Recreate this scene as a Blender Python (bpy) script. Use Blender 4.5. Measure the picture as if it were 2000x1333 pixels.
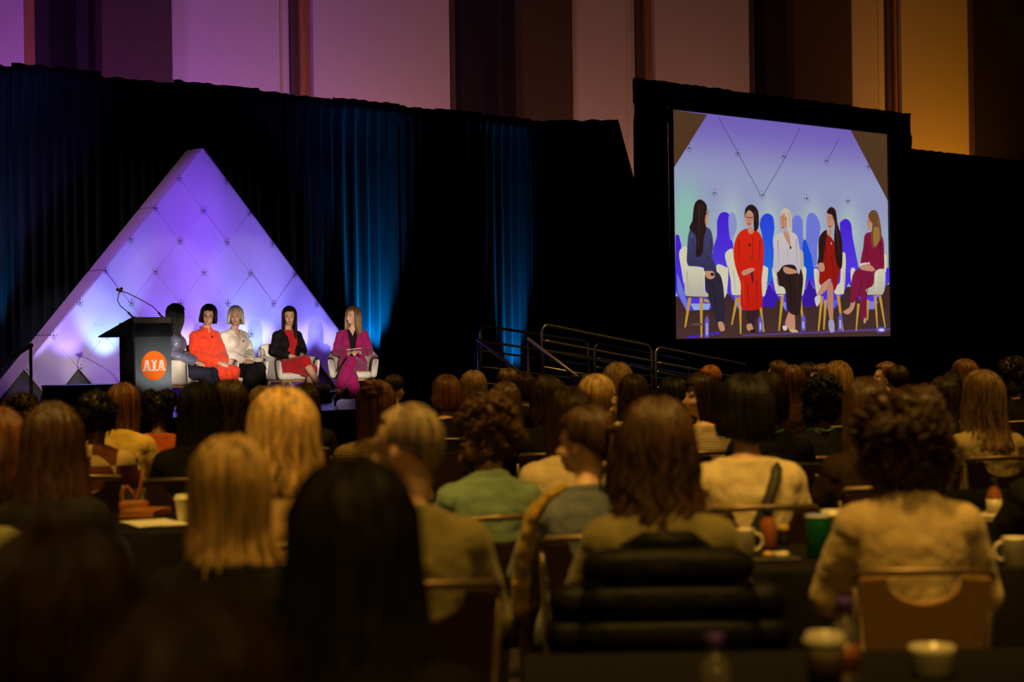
import bpy, bmesh, math, random
from math import sin, cos, pi, radians as R
from mathutils import Vector, Matrix, Euler, noise
from mathutils.bvhtree import BVHTree

for _o in list(bpy.data.objects):
    bpy.data.objects.remove(_o)
SC = bpy.context.scene
COL = SC.collection
random.seed(7)

# ------------------------------------------------------------ camera
F = 3600.0                 # focal length in pixels of the 2000x1333 frame
HC = 1.52                  # camera height
ROLL = R(-0.76)
cam_d = bpy.data.cameras.new('camera')
cam_d.sensor_width = 36.0
cam_d.lens = F / 2000 * 36.0
cam_d.clip_start = 0.05
cam_d.clip_end = 300
cam_d.dof.use_dof = True
cam_d.dof.focus_distance = 25.0
cam_d.dof.aperture_fstop = 2.6
cam = bpy.data.objects.new('camera', cam_d)
COL.objects.link(cam)
CR = Matrix.Rotation(R(90), 4, 'X') @ Matrix.Rotation(ROLL, 4, 'Z')
cam.matrix_world = Matrix.Translation((0, 0, HC)) @ CR
SC.camera = cam
SC.view_settings.view_transform = 'Standard'
SC.view_settings.look = 'None'
SC.view_settings.exposure = 0.0
SC.view_settings.gamma = 1.0
SC.view_settings.use_curve_mapping = False

# ------------------------------------------------------------ world
W = bpy.data.worlds.new('hall_dark')
SC.world = W
W.use_nodes = True
W.node_tree.nodes['Background'].inputs[0].default_value = (0.6, 0.42, 0.3, 1)
W.node_tree.nodes['Background'].inputs[1].default_value = 0.0007

# ------------------------------------------------------------ geometry of the hall
TH = R(43.4)                          # the stage wall recedes to the right
UU = Vector((cos(TH), sin(TH), 0))
VV = Vector((-sin(TH), cos(TH), 0))   # away from the audience
STAGE_Z = 0.69


def ray(px, py):
    return (CR.to_3x3() @ Vector(((px - 1000) / F, (666.5 - py) / F, -1))).normalized()


def at(px, py, d):
    r = ray(px, py)
    return Vector((0, 0, HC)) + r * (d / r.y)


def hit(px, py, D):
    """point where the sight line meets the vertical plane D metres along VV"""
    r = ray(px, py)
    return Vector((0, 0, HC)) + r * (D / r.dot(VV))


def hitz(px, py, z):
    r = ray(px, py)
    return Vector((0, 0, HC)) + r * ((z - HC) / r.z)


def acoord(px, py, D):
    return hit(px, py, D).dot(UU)


def st(a, b, z=0.0):
    p = UU * a + VV * b
    return Vector((p.x, p.y, z))


# ------------------------------------------------------------ lights
def aim(o, target):
    d = Vector(target) - o.location
    o.rotation_euler = d.to_track_quat('-Z', 'Y').to_euler()


def spot(name, loc, target, color, power, angle, blend=0.5, radius=0.1):
    l = bpy.data.lights.new(name, 'SPOT')
    l.color = color
    l.energy = power
    l.spot_size = R(angle)
    l.spot_blend = blend
    l.shadow_soft_size = radius
    o = bpy.data.objects.new(name, l)
    COL.objects.link(o)
    o.location = loc
    aim(o, target)
    return o


# warm downlights over the audience, in the hall ceiling
WARM = (1.0, 0.55, 0.085)
for (x, y, p) in ((-2.6, 6.6, 1900), (0.3, 6.3, 2100), (3.0, 6.6, 1300), (-3.2, 11.0, 1900), (0.2, 11.0, 1700), (3.6, 11.2, 1500),
                  (-2.2, 15.5, 900), (1.2, 15.5, 1300), (4.6, 15.5, 1500), (-1.1, 1.5, 650), (1.5, 3.9, 650), (2.4, 25.5, 1300)):
    spot('house_downlight', (x, y - 2.0, 8.6), (x, y, 0.9), WARM, p, 44, 0.85, 0.25)

# added weak warm fill from behind, brightening the backs of the audience
spot('back_fill_light', (1.5, -8.0, 6.0), (1.0, 7.0, 0.9), WARM, 520, 42, 0.8, 0.4)

# white stage front light from the back of the hall, one profile lamp for each seat
KEYPOS = Vector((3.2, -4.0, 2.5))
for (px, py, D, p, ang) in ((338, 690, 19.0, 15000, 2.2), (398, 680, 19.2, 25000, 2.3), (460, 680, 19.6, 23000, 2.3),
                            (560, 678, 19.8, 29000, 2.4), (688, 682, 19.4, 30000, 2.5), (300, 700, 18.4, 19000, 1.8), (150, 640, 25.0, 6000, 3.0), (330, 560, 25.0, 4500, 3.2), (480, 540, 25.0, 4000, 2.6),
                            (90, 735, 25.0, 8000, 2.4), (190, 725, 25.0, 8000, 2.2)):  # extra pools added to brighten the lectern and the pyramid
    spot('stage_front_light', KEYPOS + Vector((0, 0, 2.6 if D == 25.0 else 0.0)), hit(px, py, D), (1.0, 0.80, 0.62), p, ang, 0.6, 0.05)
# violet wash on the pyramid from the truss above, shuttered down to soft pools
for (px, py, p, ang) in ((75, 740, 560, 22), (180, 700, 850, 26), (320, 690, 900, 26), (470, 690, 900, 26), (600, 690, 850, 24),
                         (200, 600, 520, 18), (310, 560, 860, 24), (460, 560, 860, 24), (375, 440, 760, 18), (390, 350, 480, 12)):
    t = hit(px, py, 25)
    a_ = t.dot(UU)
    spot('pyramid_wash', st(a_ * 0.7 + 0.3 * acoord(380, 500, 25), 21.6, 8.6), t, (0.26, 0.06, 1.0), p, ang, 1.0, 0.1)
# added warm spot, stands in for house light on the pyramid's sloping side
spot('side_fill_spot', (-17.0, 12.0, 8.5), hit(180, 520, 25.2), (1.0, 0.55, 0.50), 2600, 16, 0.9, 0.3)

# ------------------------------------------------------------ materials
MATS = {}


def srgb(r, g, b):
    f = lambda c: (c / 255 / 12.92) if c / 255 <= 0.04045 else ((c / 255 + 0.055) / 1.055) ** 2.4
    return (f(r), f(g), f(b))


def mat(name, color, rough=0.6, metal=0.0, spec=0.4, var=0.0, scale=20.0, bump=0.0, stretch=(1, 1, 1), sheen=0.0,
        emit=None, trans=0.0, bscale=None):
    if name in MATS:
        return MATS[name]
    m = bpy.data.materials.new(name)
    m.use_nodes = True
    nt = m.node_tree
    b = nt.nodes['Principled BSDF']
    b.inputs['Base Color'].default_value = (*color, 1)
    b.inputs['Roughness'].default_value = rough
    b.inputs['Metallic'].default_value = metal
    b.inputs['Specular IOR Level'].default_value = spec
    if sheen:
        b.inputs['Sheen Weight'].default_value = sheen
    if trans:
        b.inputs['Transmission Weight'].default_value = trans
    if emit:
        b.inputs['Emission Color'].default_value = (*emit[0], 1)
        b.inputs['Emission Strength'].default_value = emit[1]
    if var or bump:
        tc = nt.nodes.new('ShaderNodeTexCoord')
        mp = nt.nodes.new('ShaderNodeMapping')
        mp.inputs['Scale'].default_value = stretch
        nz = nt.nodes.new('ShaderNodeTexNoise')
        nz.inputs['Scale'].default_value = scale
        nz.inputs['Detail'].default_value = 4
        nt.links.new(tc.outputs['Object'], mp.inputs[0])
        nt.links.new(mp.outputs[0], nz.inputs['Vector'])
        if var:
            rp = nt.nodes.new('ShaderNodeValToRGB')
            lo = [max(0, c * (1 - var)) for c in color]
            hi = [min(1, c * (1 + var)) for c in color]
            rp.color_ramp.elements[0].position = 0.3
            rp.color_ramp.elements[1].position = 0.7
            rp.color_ramp.elements[0].color = (*lo, 1)
            rp.color_ramp.elements[1].color = (*hi, 1)
            nt.links.new(nz.outputs[0], rp.inputs[0])
            nt.links.new(rp.outputs[0], b.inputs['Base Color'])
        if bump:
            bp = nt.nodes.new('ShaderNodeBump')
            bp.inputs['Strength'].default_value = bump
            bp.inputs['Distance'].default_value = 0.02
            if bscale:
                n2 = nt.nodes.new('ShaderNodeTexNoise')
                n2.inputs['Scale'].default_value = bscale
                nt.links.new(mp.outputs[0], n2.inputs['Vector'])
                nt.links.new(n2.outputs[0], bp.inputs['Height'])
            else:
                nt.links.new(nz.outputs[0], bp.inputs['Height'])
            nt.links.new(bp.outputs[0], b.inputs['Normal'])
    MATS[name] = m
    return m


def hairmat(name, c):
    return mat('hair_' + name, c, rough=0.40, spec=0.5 if max(c) > 0.03 else 0.22, var=0.75, scale=48, stretch=(1, 1, 0.10), bump=0.4)


def cloth(name, c, var=0.12, scale=14, bump=0.5, rough=0.85, bscale=16, sheen=0.15):
    sheen = sheen if max(c) > 0.08 else 0.0
    return mat('cloth_' + name, c, rough=rough, spec=0.2 if max(c) > 0.08 else 0.08, var=var, scale=scale, bump=bump, bscale=bscale, sheen=sheen)


def stripes(name, c1, c2, scale, axis='Z', width=0.5):
    if name in MATS:
        return MATS[name]
    m = mat(name, c1, rough=0.85, spec=0.2)
    nt = m.node_tree
    tc = nt.nodes.new('ShaderNodeTexCoord')
    wv = nt.nodes.new('ShaderNodeTexWave')
    wv.bands_direction = axis
    wv.inputs['Scale'].default_value = scale
    wv.inputs['Distortion'].default_value = 0.6
    rp = nt.nodes.new('ShaderNodeValToRGB')
    rp.color_ramp.interpolation = 'LINEAR'
    rp.color_ramp.elements[0].position = width - 0.08
    rp.color_ramp.elements[0].color = (*c1, 1)
    rp.color_ramp.elements[1].position = width + 0.08
    rp.color_ramp.elements[1].color = (*c2, 1)
    nt.links.new(tc.outputs['Object'], wv.inputs['Vector'])
    nt.links.new(wv.outputs[0], rp.inputs[0])
    nt.links.new(rp.outputs[0], nt.nodes['Principled BSDF'].inputs['Base Color'])
    return m


# ------------------------------------------------------------ mesh helpers
class MB:
    def __init__(s):
        s.v, s.f, s.sm = [], [], []

    def add(s, v, f, smooth=False):
        o = len(s.v)
        s.v += [tuple(p) for p in v]
        s.f += [tuple(i + o for i in q) for q in f]
        s.sm += [smooth] * len(f)
        return s

    def box(s, x0, x1, y0, y1, z0, z1):
        v = [(x, y, z) for z in (z0, z1) for y in (y0, y1) for x in (x0, x1)]
        return s.add(v, [(0, 2, 3, 1), (4, 5, 7, 6), (0, 1, 5, 4), (2, 6, 7, 3), (0, 4, 6, 2), (1, 3, 7, 5)])

    def bbox(s, x0, x1, y0, y1, z0, z1, r=0.01):
        """box with chamfered edges"""
        v = []
        for ix, x in ((0, x0), (1, x1)):
            for iy, y in ((0, y0), (1, y1)):
                for iz, z in ((0, z0), (1, z1)):
                    sx, sy, sz = (r, -r)[ix], (r, -r)[iy], (r, -r)[iz]
                    v += [(x, y + sy, z + sz), (x + sx, y, z + sz), (x + sx, y + sy, z)]
        bm = bmesh.new()
        for p in v:
            bm.verts.new(p)
        bmesh.ops.convex_hull(bm, input=bm.verts)
        bm.verts.index_update()
        s.add([q.co[:] for q in bm.verts], [[q.index for q in f.verts] for f in bm.faces])
        bm.free()
        return s

    def prism(s, poly, h0, h1, axis='y'):
        n = len(poly)
        mk = {'x': lambda p, h: (h, p[0], p[1]), 'y': lambda p, h: (p[0], h, p[1]), 'z': lambda p, h: (p[0], p[1], h)}[axis]
        v = [mk(p, h0) for p in poly] + [mk(p, h1) for p in poly]
        f = [tuple(range(n))[::-1], tuple(range(n, 2 * n))] + [(i, (i + 1) % n, n + (i + 1) % n, n + i) for i in range(n)]
        return s.add(v, f)

    def tube(s, pts, r, n=8, cap=True, smooth=True, flat=1.0):
        pts = [Vector(p) for p in pts]
        m = len(pts)
        rs = r if isinstance(r, (list, tuple)) else [r] * m
        t0 = (pts[1] - pts[0]).normalized()
        up = Vector((0, 0, 1)) if abs(t0.z) < 0.9 else Vector((1, 0, 0))
        nx = (up - t0 * up.dot(t0)).normalized()
        v = []
        for i in range(m):
            t = (pts[min(i + 1, m - 1)] - pts[max(i - 1, 0)])
            t = t.normalized() if t.length > 1e-9 else t0
            nx = nx - t * nx.dot(t)
            nx = nx.normalized() if nx.length > 1e-6 else t.orthogonal().normalized()
            ny = t.cross(nx)
            for k in range(n):
                a = 2 * pi * k / n
                v.append(pts[i] + (nx * cos(a) * flat + ny * sin(a)) * rs[i])
        f = [(i * n + k, i * n + (k + 1) % n, (i + 1) * n + (k + 1) % n, (i + 1) * n + k) for i in range(m - 1) for k in range(n)]
        if cap:
            f += [tuple(range(n))[::-1], tuple(range((m - 1) * n, m * n))]
        return s.add(v, f, smooth)

    def lathe(s, prof, n=24, c=(0, 0, 0), smooth=True, sx=1.0, sy=1.0):
        v = [(c[0] + r * cos(2 * pi * k / n) * sx, c[1] + r * sin(2 * pi * k / n) * sy, c[2] + z) for r, z in prof for k in range(n)]
        m = len(prof)
        f = [(i * n + k, i * n + (k + 1) % n, (i + 1) * n + (k + 1) % n, (i + 1) * n + k) for i in range(m - 1) for k in range(n)]
        f += [tuple(range(n))[::-1], tuple(range((m - 1) * n, m * n))]
        return s.add(v, f, smooth)

    def sup(s, c, size, e=1.0, nu=20, nv=12, M=None):
        """superellipsoid; size = half extents, e = 1 sphere, 0.3 cushion"""
        sg = lambda x, p: math.copysign(abs(x) ** p, x)
        v = []
        for j in range(nv + 1):
            ph = -pi / 2 + pi * j / nv
            for k in range(nu):
                a = 2 * pi * k / nu
                p = Vector((size[0] * sg(cos(ph), e) * sg(cos(a), e), size[1] * sg(cos(ph), e) * sg(sin(a), e), size[2] * sg(sin(ph), e)))
                v.append((M @ p if M else p) + Vector(c))
        f = [(j * nu + k, j * nu + (k + 1) % nu, (j + 1) * nu + (k + 1) % nu, (j + 1) * nu + k) for j in range(nv) for k in range(nu)]
        return s.add(v, f, True)

    def rings(s, rg, n=24):
        """loft of horizontal ellipses (x, y, z, rx, ry)"""
        v = [(x + rx * cos(2 * pi * k / n), y + ry * sin(2 * pi * k / n), z) for x, y, z, rx, ry in rg for k in range(n)]
        m = len(rg)
        f = [(i * n + k, i * n + (k + 1) % n, (i + 1) * n + (k + 1) % n, (i + 1) * n + k) for i in range(m - 1) for k in range(n)]
        f += [tuple(range(n))[::-1], tuple(range((m - 1) * n, m * n))]
        return s.add(v, f, True)

    def limb(s, pts, rs, n=12):
        """rounded tapering limb through joints"""
        s.tube(pts, rs, n)
        for p, r in zip(pts, rs):
            s.sup(p, (r, r, r), 1.0, 12, 8)
        return s

    def xf(s, M):
        s.v = [tuple(M @ Vector(p)) for p in s.v]
        return s

    def mesh(s, name):
        me = bpy.data.meshes.new(name)
        me.from_pydata(s.v, [], s.f)
        me.polygons.foreach_set('use_smooth', s.sm)
        me.update()
        return me

    def build(s, name, m, parent=None, loc=None, rz=0.0):
        return put(name, s.mesh(name), m, parent, loc, rz)


def put(name, me, m, parent=None, loc=None, rz=0.0):
    if len(me.materials) == 0:
        me.materials.append(m)
    o = bpy.data.objects.new(name, me)
    COL.objects.link(o)
    if m is not None and me.materials[0] is not m:
        o.material_slots[0].link = 'OBJECT'
        o.material_slots[0].material = m
    if parent:
        o.parent = parent
    if loc is not None:
        o.location = loc
    if rz:
        o.rotation_euler = (0, 0, rz)
    return o


def empty(name, loc=(0, 0, 0), rz=0.0, scale=1.0):
    o = bpy.data.objects.new(name, None)
    o.empty_display_size = 0.1
    COL.objects.link(o)
    o.location = loc
    o.rotation_euler = (0, 0, rz)
    o.scale = (scale,) * 3
    return o


def tag(o, label=None, cat=None, group=None, kind=None):
    if label:
        o['label'] = label
    if cat:
        o['category'] = cat
    if group:
        o['group'] = group
    if kind:
        o['kind'] = kind
    return o


def remesh(mb, name, voxel=0.01, smooth=3, disp=0.0, dscale=0.12):
    me = mb.mesh(name + '_src')
    o = bpy.data.objects.new(name + '_src', me)
    COL.objects.link(o)
    md = o.modifiers.new('r', 'REMESH')
    md.mode = 'VOXEL'
    md.voxel_size = voxel
    md.use_smooth_shade = True
    if smooth:
        ms = o.modifiers.new('s', 'SMOOTH')
        ms.factor = 0.5
        ms.iterations = smooth
    if disp:
        key = 'folds%g' % dscale
        tx = bpy.data.textures.get(key) or bpy.data.textures.new(key, 'CLOUDS')
        tx.noise_scale = dscale
        mdp = o.modifiers.new('d', 'DISPLACE')
        mdp.texture = tx
        mdp.strength = disp
        mdp.mid_level = 0.5
    dg = bpy.context.evaluated_depsgraph_get()
    dg.update()
    out = bpy.data.meshes.new_from_object(o.evaluated_get(dg))
    out.name = name
    bpy.data.objects.remove(o)
    bpy.data.meshes.remove(me)
    out.materials.clear()
    return out


def sm(a, b, x):
    t = max(0.0, min(1.0, (x - a) / (b - a)))
    return t * t * (3 - 2 * t)


def interp(tab, x):
    if x <= tab[0][0]:
        return tab[0][1:]
    for p, q in zip(tab, tab[1:]):
        if x <= q[0]:
            t = (x - p[0]) / (q[0] - p[0])
            return tuple(a + (b - a) * t for a, b in zip(p[1:], q[1:]))
    return tab[-1][1:]

# ------------------------------------------------------------ room shell
CARPET = mat('carpet', (0.035, 0.026, 0.03), rough=0.95, spec=0.1, var=0.5, scale=6, bump=0.3, bscale=300)
WALLDARK = mat('wall_dark_fabric', (0.016, 0.012, 0.013), rough=0.9, spec=0.15, var=0.2, scale=30)
PANEL = mat('wall_pale_fabric', (0.42, 0.36, 0.33), rough=0.9, spec=0.1, var=0.05, scale=60, bump=0.15, bscale=400)
FIN = mat('wall_brown_column', (0.06, 0.035, 0.025), rough=0.8, spec=0.2, var=0.15, scale=30)
LITEDGE = mat('wall_lit_edge', (0.22, 0.10, 0.03), rough=0.6, var=0.2, scale=20, stretch=(1, 1, 0.1))  # orange light on the groove side, put into the colour
BLACKVEL = mat('black_velour', (0.004, 0.004, 0.005), rough=0.95, spec=0.08, var=0.3, scale=40, sheen=0.05)
DRAPE = mat('blue_black_drape', (0.016, 0.026, 0.045), rough=0.85, spec=0.15, var=0.25, scale=20, stretch=(1, 1, 0.05), sheen=0.1)
BLACKMETAL = mat('black_metal', (0.012, 0.012, 0.014), rough=0.45, metal=0.6)
BLACKPLASTIC = mat('black_plastic', (0.012, 0.012, 0.013), rough=0.5)

CEIL = 13.5
tag(MB().box(-60, 80, -14, 120, -0.2, 0).build('floor', CARPET), kind='structure')
tag(MB().box(-60, 80, -14, 120, CEIL, CEIL + 0.2).build('ceiling', WALLDARK), kind='structure')

WD = 30.0
wa0, wa1 = acoord(-500, 60, WD), acoord(2600, 60, WD)
wall = MB().box(0, wa1 - wa0, 0.35, 0.6, 0, CEIL).build('wall_stage', WALLDARK, None, st(wa0, WD), TH)
tag(wall, kind='structure')


def wpart(name, x0, x1, y0, y1, m):
    b0, b1 = acoord(x0, 60, WD + y0) - wa0, acoord(x1, 60, WD + y0) - wa0
    return MB().bbox(b0, b1, y0, max(y1, y0 + 0.02), 0.02, CEIL - 0.02, 0.008).build(name, m, wall)


for (x0, x1) in ((-330, 47), (336, 546), (612, 878), (1117, 1223), (1279, 1463), (1664, 1714), (1760, 1890)):
    wpart('wall_panel', x0, x1, 0.0, 0.345, PANEL)
for (x0, x1) in ((47, 68), (586, 611), (1261, 1278), (1747, 1759)):
    wpart('lit_edge', x0, x1, 0.1, 0.345, LITEDGE)
for (x0, x1) in ((546, 568), (1223, 1243), (1714, 1732)):
    wpart('reveal_strip', x0, x1, 0.25, 0.345, PANEL)
for (x0, x1) in ((568, 585), (1243, 1260), (1732, 1746)):
    wpart('reveal_strip', x0, x1, 0.18, 0.345, FIN)
for (x0, x1) in ((879, 889), (1464, 1474), (1891, 1901)):
    wpart('panel_trim', x0, x1, 0.05, 0.345, FIN)
for (x0, x1) in ((199, 335), (1021, 1116), (1551, 1663)):
    wpart('column_face', x0, x1, -0.35, 0.345, FIN)
for (x0, x1) in ((149, 198), (972, 1020), (1497, 1550)):
    wpart('column_side', x0, x1, -0.1, 0.345, WALLDARK)

# lights hidden behind the drapes that wash the hall wall, purple to amber
for (px, col, p) in ((-40, (0.60, 0.16, 1.0), 1500), (300, (0.62, 0.19, 1.0), 1700), (620, (0.88, 0.36, 0.66), 1200),
                     (880, (1.0, 0.42, 0.42), 860), (1230, (1.0, 0.42, 0.30), 1050), (1520, (1.0, 0.42, 0.28), 800), (1830, (1.0, 0.36, 0.02), 3000)):
    a = acoord(px, 60, WD)
    spot('wall_wash_light', st(a, 27.4, 1.2), st(a, WD, 7.5), col, p, 100, 0.9, 0.3)

# ------------------------------------------------------------ pipe and drape
DD = 26.5
DZ = hit(500, 173, DD).z


def drape(w, z1, wl=0.21, amp=0.05, seed=0, slant=0.0, header=True):
    mb = MB()
    n = max(8, int(w / wl * 8))
    rows = [0.0, 0.25, 0.5, 0.7, 0.82, 0.93, 0.965, 0.985, 1.0]
    vs = []
    for r in rows:
        for i in range(n + 1):
            u = i / n
            x = u * (w + slant * min(1.0, (1 - r) / 0.30))
            k = noise.noise(Vector((u * w * 1.3, seed * 7.1, 0))) * 2.2
            a = amp * (0.65 + 0.6 * noise.noise(Vector((u * w * 0.7, seed, 3))))
            a *= (1.0 if r < 0.95 else 0.45)
            y = a * sin(2 * pi * u * w / wl + k + 0.5 * noise.noise(Vector((u * w, r * 1.5, seed)))) + 0.02 * noise.noise(Vector((u * w * 2, r * 3, seed + 9)))
            z = z1 * r
            if r > 0.95:
                z += 0.03 * noise.noise(Vector((u * w * 5, seed, 5)))
                y -= 0.03 * (r > 0.96) * (r < 0.99)
            vs.append((x, y, max(z, 0.02)))
    m = n + 1
    fs = [(j * m + i, j * m + i + 1, (j + 1) * m + i + 1, (j + 1) * m + i) for j in range(len(rows) - 1) for i in range(n)]
    mb.add(vs, fs, True)
    # back face so that the cloth has a thickness
    mb.add([(x, y + 0.012, z) for x, y, z in vs], [f[::-1] for f in fs], True)
    return mb


xs = [-260, -120, 30, 190, 345, 500, 560, 660, 780, 860, 940, 1032]
DRL = ['far left edge of the frame', 'left frame edge', 'upper left of the pyramid', 'left slope of the pyramid', 'pyramid apex', 'just right of the pyramid apex',
       'blue lit folds', 'brightest blue streak', 'right of the blue streak', 'dark middle', 'second blue streak']
for i in range(len(xs) - 1):
    a0, a1 = acoord(xs[i], 200, DD), acoord(xs[i + 1], 200, DD)
    w = a1 - a0 + 0.12
    o = drape(w, DZ + 0.05 * random.uniform(-1, 1), 0.2 if i not in (6, 7) else 0.26, 0.055, i).build('stage_drape', DRAPE, None, st(a0 - 0.06, DD + (0.07 if i % 2 else 0.0)), TH)
    tag(o, 'tall pleated stage drape behind the ' + DRL[i] if i in (3, 4, 5) else 'tall pleated stage drape at the ' + DRL[i], 'drape', 'pleated stage drapes')
# last panel, turned square to the camera with a slanting free edge
pA, pB = hit(1030, 236, DD), at(1207, 237, hit(1030, 236, DD).y)
o = drape((pB - pA).length, pA.z, 0.24, 0.04, 40, slant=0.46).build('stage_drape', BLACKVEL, None, (pA.x, pA.y, 0), 0.0)
tag(o, 'black drape end panel with a slanting edge left of the projection screen', 'drape', 'pleated stage drapes')
aR0, aR1 = acoord(1770, 290, DD), acoord(2300, 300, DD)
o = drape(aR1 - aR0, hit(1840, 297, DD).z, 0.3, 0.05, 50).build('stage_drape', BLACKVEL, None, st(aR0, DD), TH)
tag(o, 'lower black drape running off to the right of the projection screen', 'drape', 'pleated stage drapes')

# ------------------------------------------------------------ projection screen
SD = 25.6
scr = empty('projection_screen', st(acoord(1520, 600, SD), SD), TH)
tag(scr, 'large projection screen in black drape surround showing the panel on stage', 'screen')
sa = acoord(1520, 600, SD)


def sl(px, py, D=SD):
    p = hit(px, py, D)
    return (p.dot(UU) - sa, p.z)


(ltx, ltz), (rtx, rtz), (rbx, rbz), (lbx, lbz) = sl(1313, 214), sl(1734, 262), sl(1741, 656), sl(1320, 663)
X0, X1, Z0, Z1 = (ltx + lbx) / 2, (rtx + rbx) / 2, (lbz + rbz) / 2, (ltz + rtz) / 2
ox0, oz1 = sl(1245, 150)
ox1, _ = sl(1787, 240)
bw = 0.1
FR = mat('screen_frame', (0.03, 0.018, 0.012), rough=0.6)
MB().bbox(X0 - bw, X1 + bw, -0.03, 0.05, Z1, Z1 + bw).build('frame_rail', FR, scr)
MB().bbox(X0 - bw, X1 + bw, -0.03, 0.05, Z0 - bw, Z0).build('frame_rail', FR, scr)
MB().bbox(X0 - bw, X0, -0.03, 0.05, Z0, Z1).build('frame_rail', FR, scr)
MB().bbox(X1, X1 + bw, -0.03, 0.05, Z0, Z1).build('frame_rail', FR, scr)


def dressing(x0, x1, z0, z1):
    mb = drape(x1 - x0, z1 - z0, 0.35, 0.03, x0)
    return mb.xf(Matrix.Translation((x0, 0.12, z0))).build('dress_drape', BLACKVEL, scr)


dressing(ox0, ox1, Z1 + bw * 0.5, oz1)
dressing(ox0, X0 - bw * 0.4, 0.02, Z1 + bw)
dressing(X1 + bw * 0.4, ox1, 0.02, Z1 + bw)
dressing(X0 - bw, X1 + bw, 0.02, Z0 - bw * 0.4)
MB().box(X0 - 0.02, X1 + 0.02, 0.055, 0.075, Z0 - 0.02, Z1 + 0.02).build('screen_backing', BLACKPLASTIC, scr)

# the projected picture: flat, on the screen surface
PV, PF, PC = [], [], []
LAY = [0]


def spline(poly, k=5):
    n = len(poly)
    out = []
    for i in range(n):
        p0, p1, p2, p3 = [Vector(poly[(i + j - 1) % n]) for j in range(4)]
        for q in range(k):
            t = q / k
            out.append(0.5 * ((2 * p1) + (p2 - p0) * t + (2 * p0 - 5 * p1 + 4 * p2 - p3) * t * t + (3 * p1 - p0 - 3 * p2 + p3) * t ** 3))
    return [tuple(p) for p in out]


def clampxz(x, z):
    return min(max(x, X0), X1), min(max(z, Z0), Z1)


def pic(poly, c, smooth=True, c2=None):
    """poly in pixels of the 4.3x view whose corner is (1310, 370)"""
    if smooth:
        poly = spline(poly)
    LAY[0] += 1
    y = 0.04 - LAY[0] * 0.0003
    o = len(PV)
    zs = [p[1] for p in poly]
    z0, z1 = min(zs), max(zs)
    for (cx, cy) in poly:
        x, z = clampxz(*sl(1310 + cx / 4.3, 370 + cy / 4.3))
        PV.append((x, y, z))
        t = (cy - z0) / (z1 - z0 + 1e-6)
        cc = c if c2 is None else tuple(a + (b - a) * t for a, b in zip(c, c2))
        PC.append((*srgb(*cc), 1))
    PF.append(tuple(range(o, o + len(poly))))


# background glow of the lit pyramid, as the video camera saw it
NX, NZ = 48, 40
for j in range(NZ + 1):
    for i in range(NX + 1):
        u, t = i / NX, j / NZ      # t from the bottom
        PV.append((X0 + (X1 - X0) * u, 0.04, Z0 + (Z1 - Z0) * t))
        top = Vector((118, 98, 188))
        mid = Vector((152, 156, 196))
        low = Vector((160, 176, 194))
        c = mid.lerp(top, sm(0.72, 1.0, t)) if t > 0.62 else low.lerp(mid, sm(0.4, 0.65, t))
        g = math.exp(-((u - 0.06) / 0.07) ** 2) * sm(0.3, 0.5, t) * (1 - sm(0.55, 0.8, t))
        c = c.lerp(Vector((138, 200, 172)), 0.85 * g)
        for gu in (0.25, 0.42, 0.62, 0.80):
            g = math.exp(-((u - gu) / 0.05) ** 2) * sm(0.35, 0.5, t) * (1 - sm(0.5, 0.75, t))
            c = c.lerp(Vector((180, 200, 196)), 0.85 * g)
        PC.append((*srgb(*c), 1))
for j in range(NZ):
    for i in range(NX):
        q = j * (NX + 1) + i
        PF.append((q, q + 1, q + NX + 2, q + NX + 1))


def big(pts):  # from the 1230,140 view at 2.4228 px per pixel into the 4.3x view
    return [((1230 + x / 2.4228 - 1310) * 4.3, (140 + y / 2.4228 - 370) * 4.3) for x, y in pts]


BR = (82, 56, 34)
pic(big([(195, 170), (373, 203), (209, 466), (195, 470)]), BR, False)
pic(big([(1052, 270), (1240, 290), (1240, 640), (1227, 610)]), BR, False)
for l in ([(425, 215), (520, 390)], [(520, 390), (622, 580)], [(812, 265), (738, 410)], [(738, 410), (636, 585)], [(995, 318), (945, 410)]):
    (xa, ya), (xb, yb) = l
    pic(big([(xa, ya), (xa + 3, ya), (xb + 3, yb), (xb, yb)]), (70, 60, 105), False)
for (nx, ny) in ((517, 386), (735, 400), (937, 422), (406, 575), (631, 585), (842, 600), (1037, 612), (285, 362), (1133, 450)):
    for (dx, dy) in ((0, 0), (-11, -3), (11, -3), (0, -18), (0, 16), (-9, 8), (9, 8)):
        r = 4.2 if (dx, dy) == (0, 0) else 2.2
        pic(big([(nx + dx + r * cos(a), ny + dy + r * 1.5 * sin(a)) for a in (0, 1.26, 2.5, 3.77, 5.03)]), (45, 40, 70), False)
# stage floor and lower blue field with its zigzag edge
pic([(40, 900), (1860, 800), (1860, 1262), (40, 1280)], (62, 40, 40), False, (74, 50, 46))
DB, MBL, LB = (72, 34, 214), (46, 66, 220), (112, 122, 216)
pic([(45, 380), (75, 385), (95, 470), (90, 640), (300, 640), (1845, 660), (1845, 770), (1690, 1000), (1640, 1000), (1500, 790), (1440, 900), (1390, 1000), (1305, 1000),
     (1165, 745), (1090, 990), (975, 1025), (828, 780), (760, 980), (600, 1020), (470, 850), (330, 1012), (140, 1020), (45, 860)], DB, False, (84, 60, 226))
pic([(60, 860), (60, 700), (130, 900), (160, 1015), (135, 1018)], (110, 120, 225), False)
pic([(170, 960), (340, 960), (325, 1012), (200, 1015)], (150, 170, 225), False)
pic([(545, 930), (600, 930), (590, 1020), (570, 1000)], (120, 130, 230), False)
pic([(1640, 940), (1750, 940), (1710, 1008), (1650, 1008)], (130, 130, 225), False)
pic([(1290, 930), (1420, 930), (1380, 1000), (1320, 1000)], (90, 90, 228), False)
pic([(930, 940), (972, 950), (972, 1025)], (120, 140, 230), False)
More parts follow.
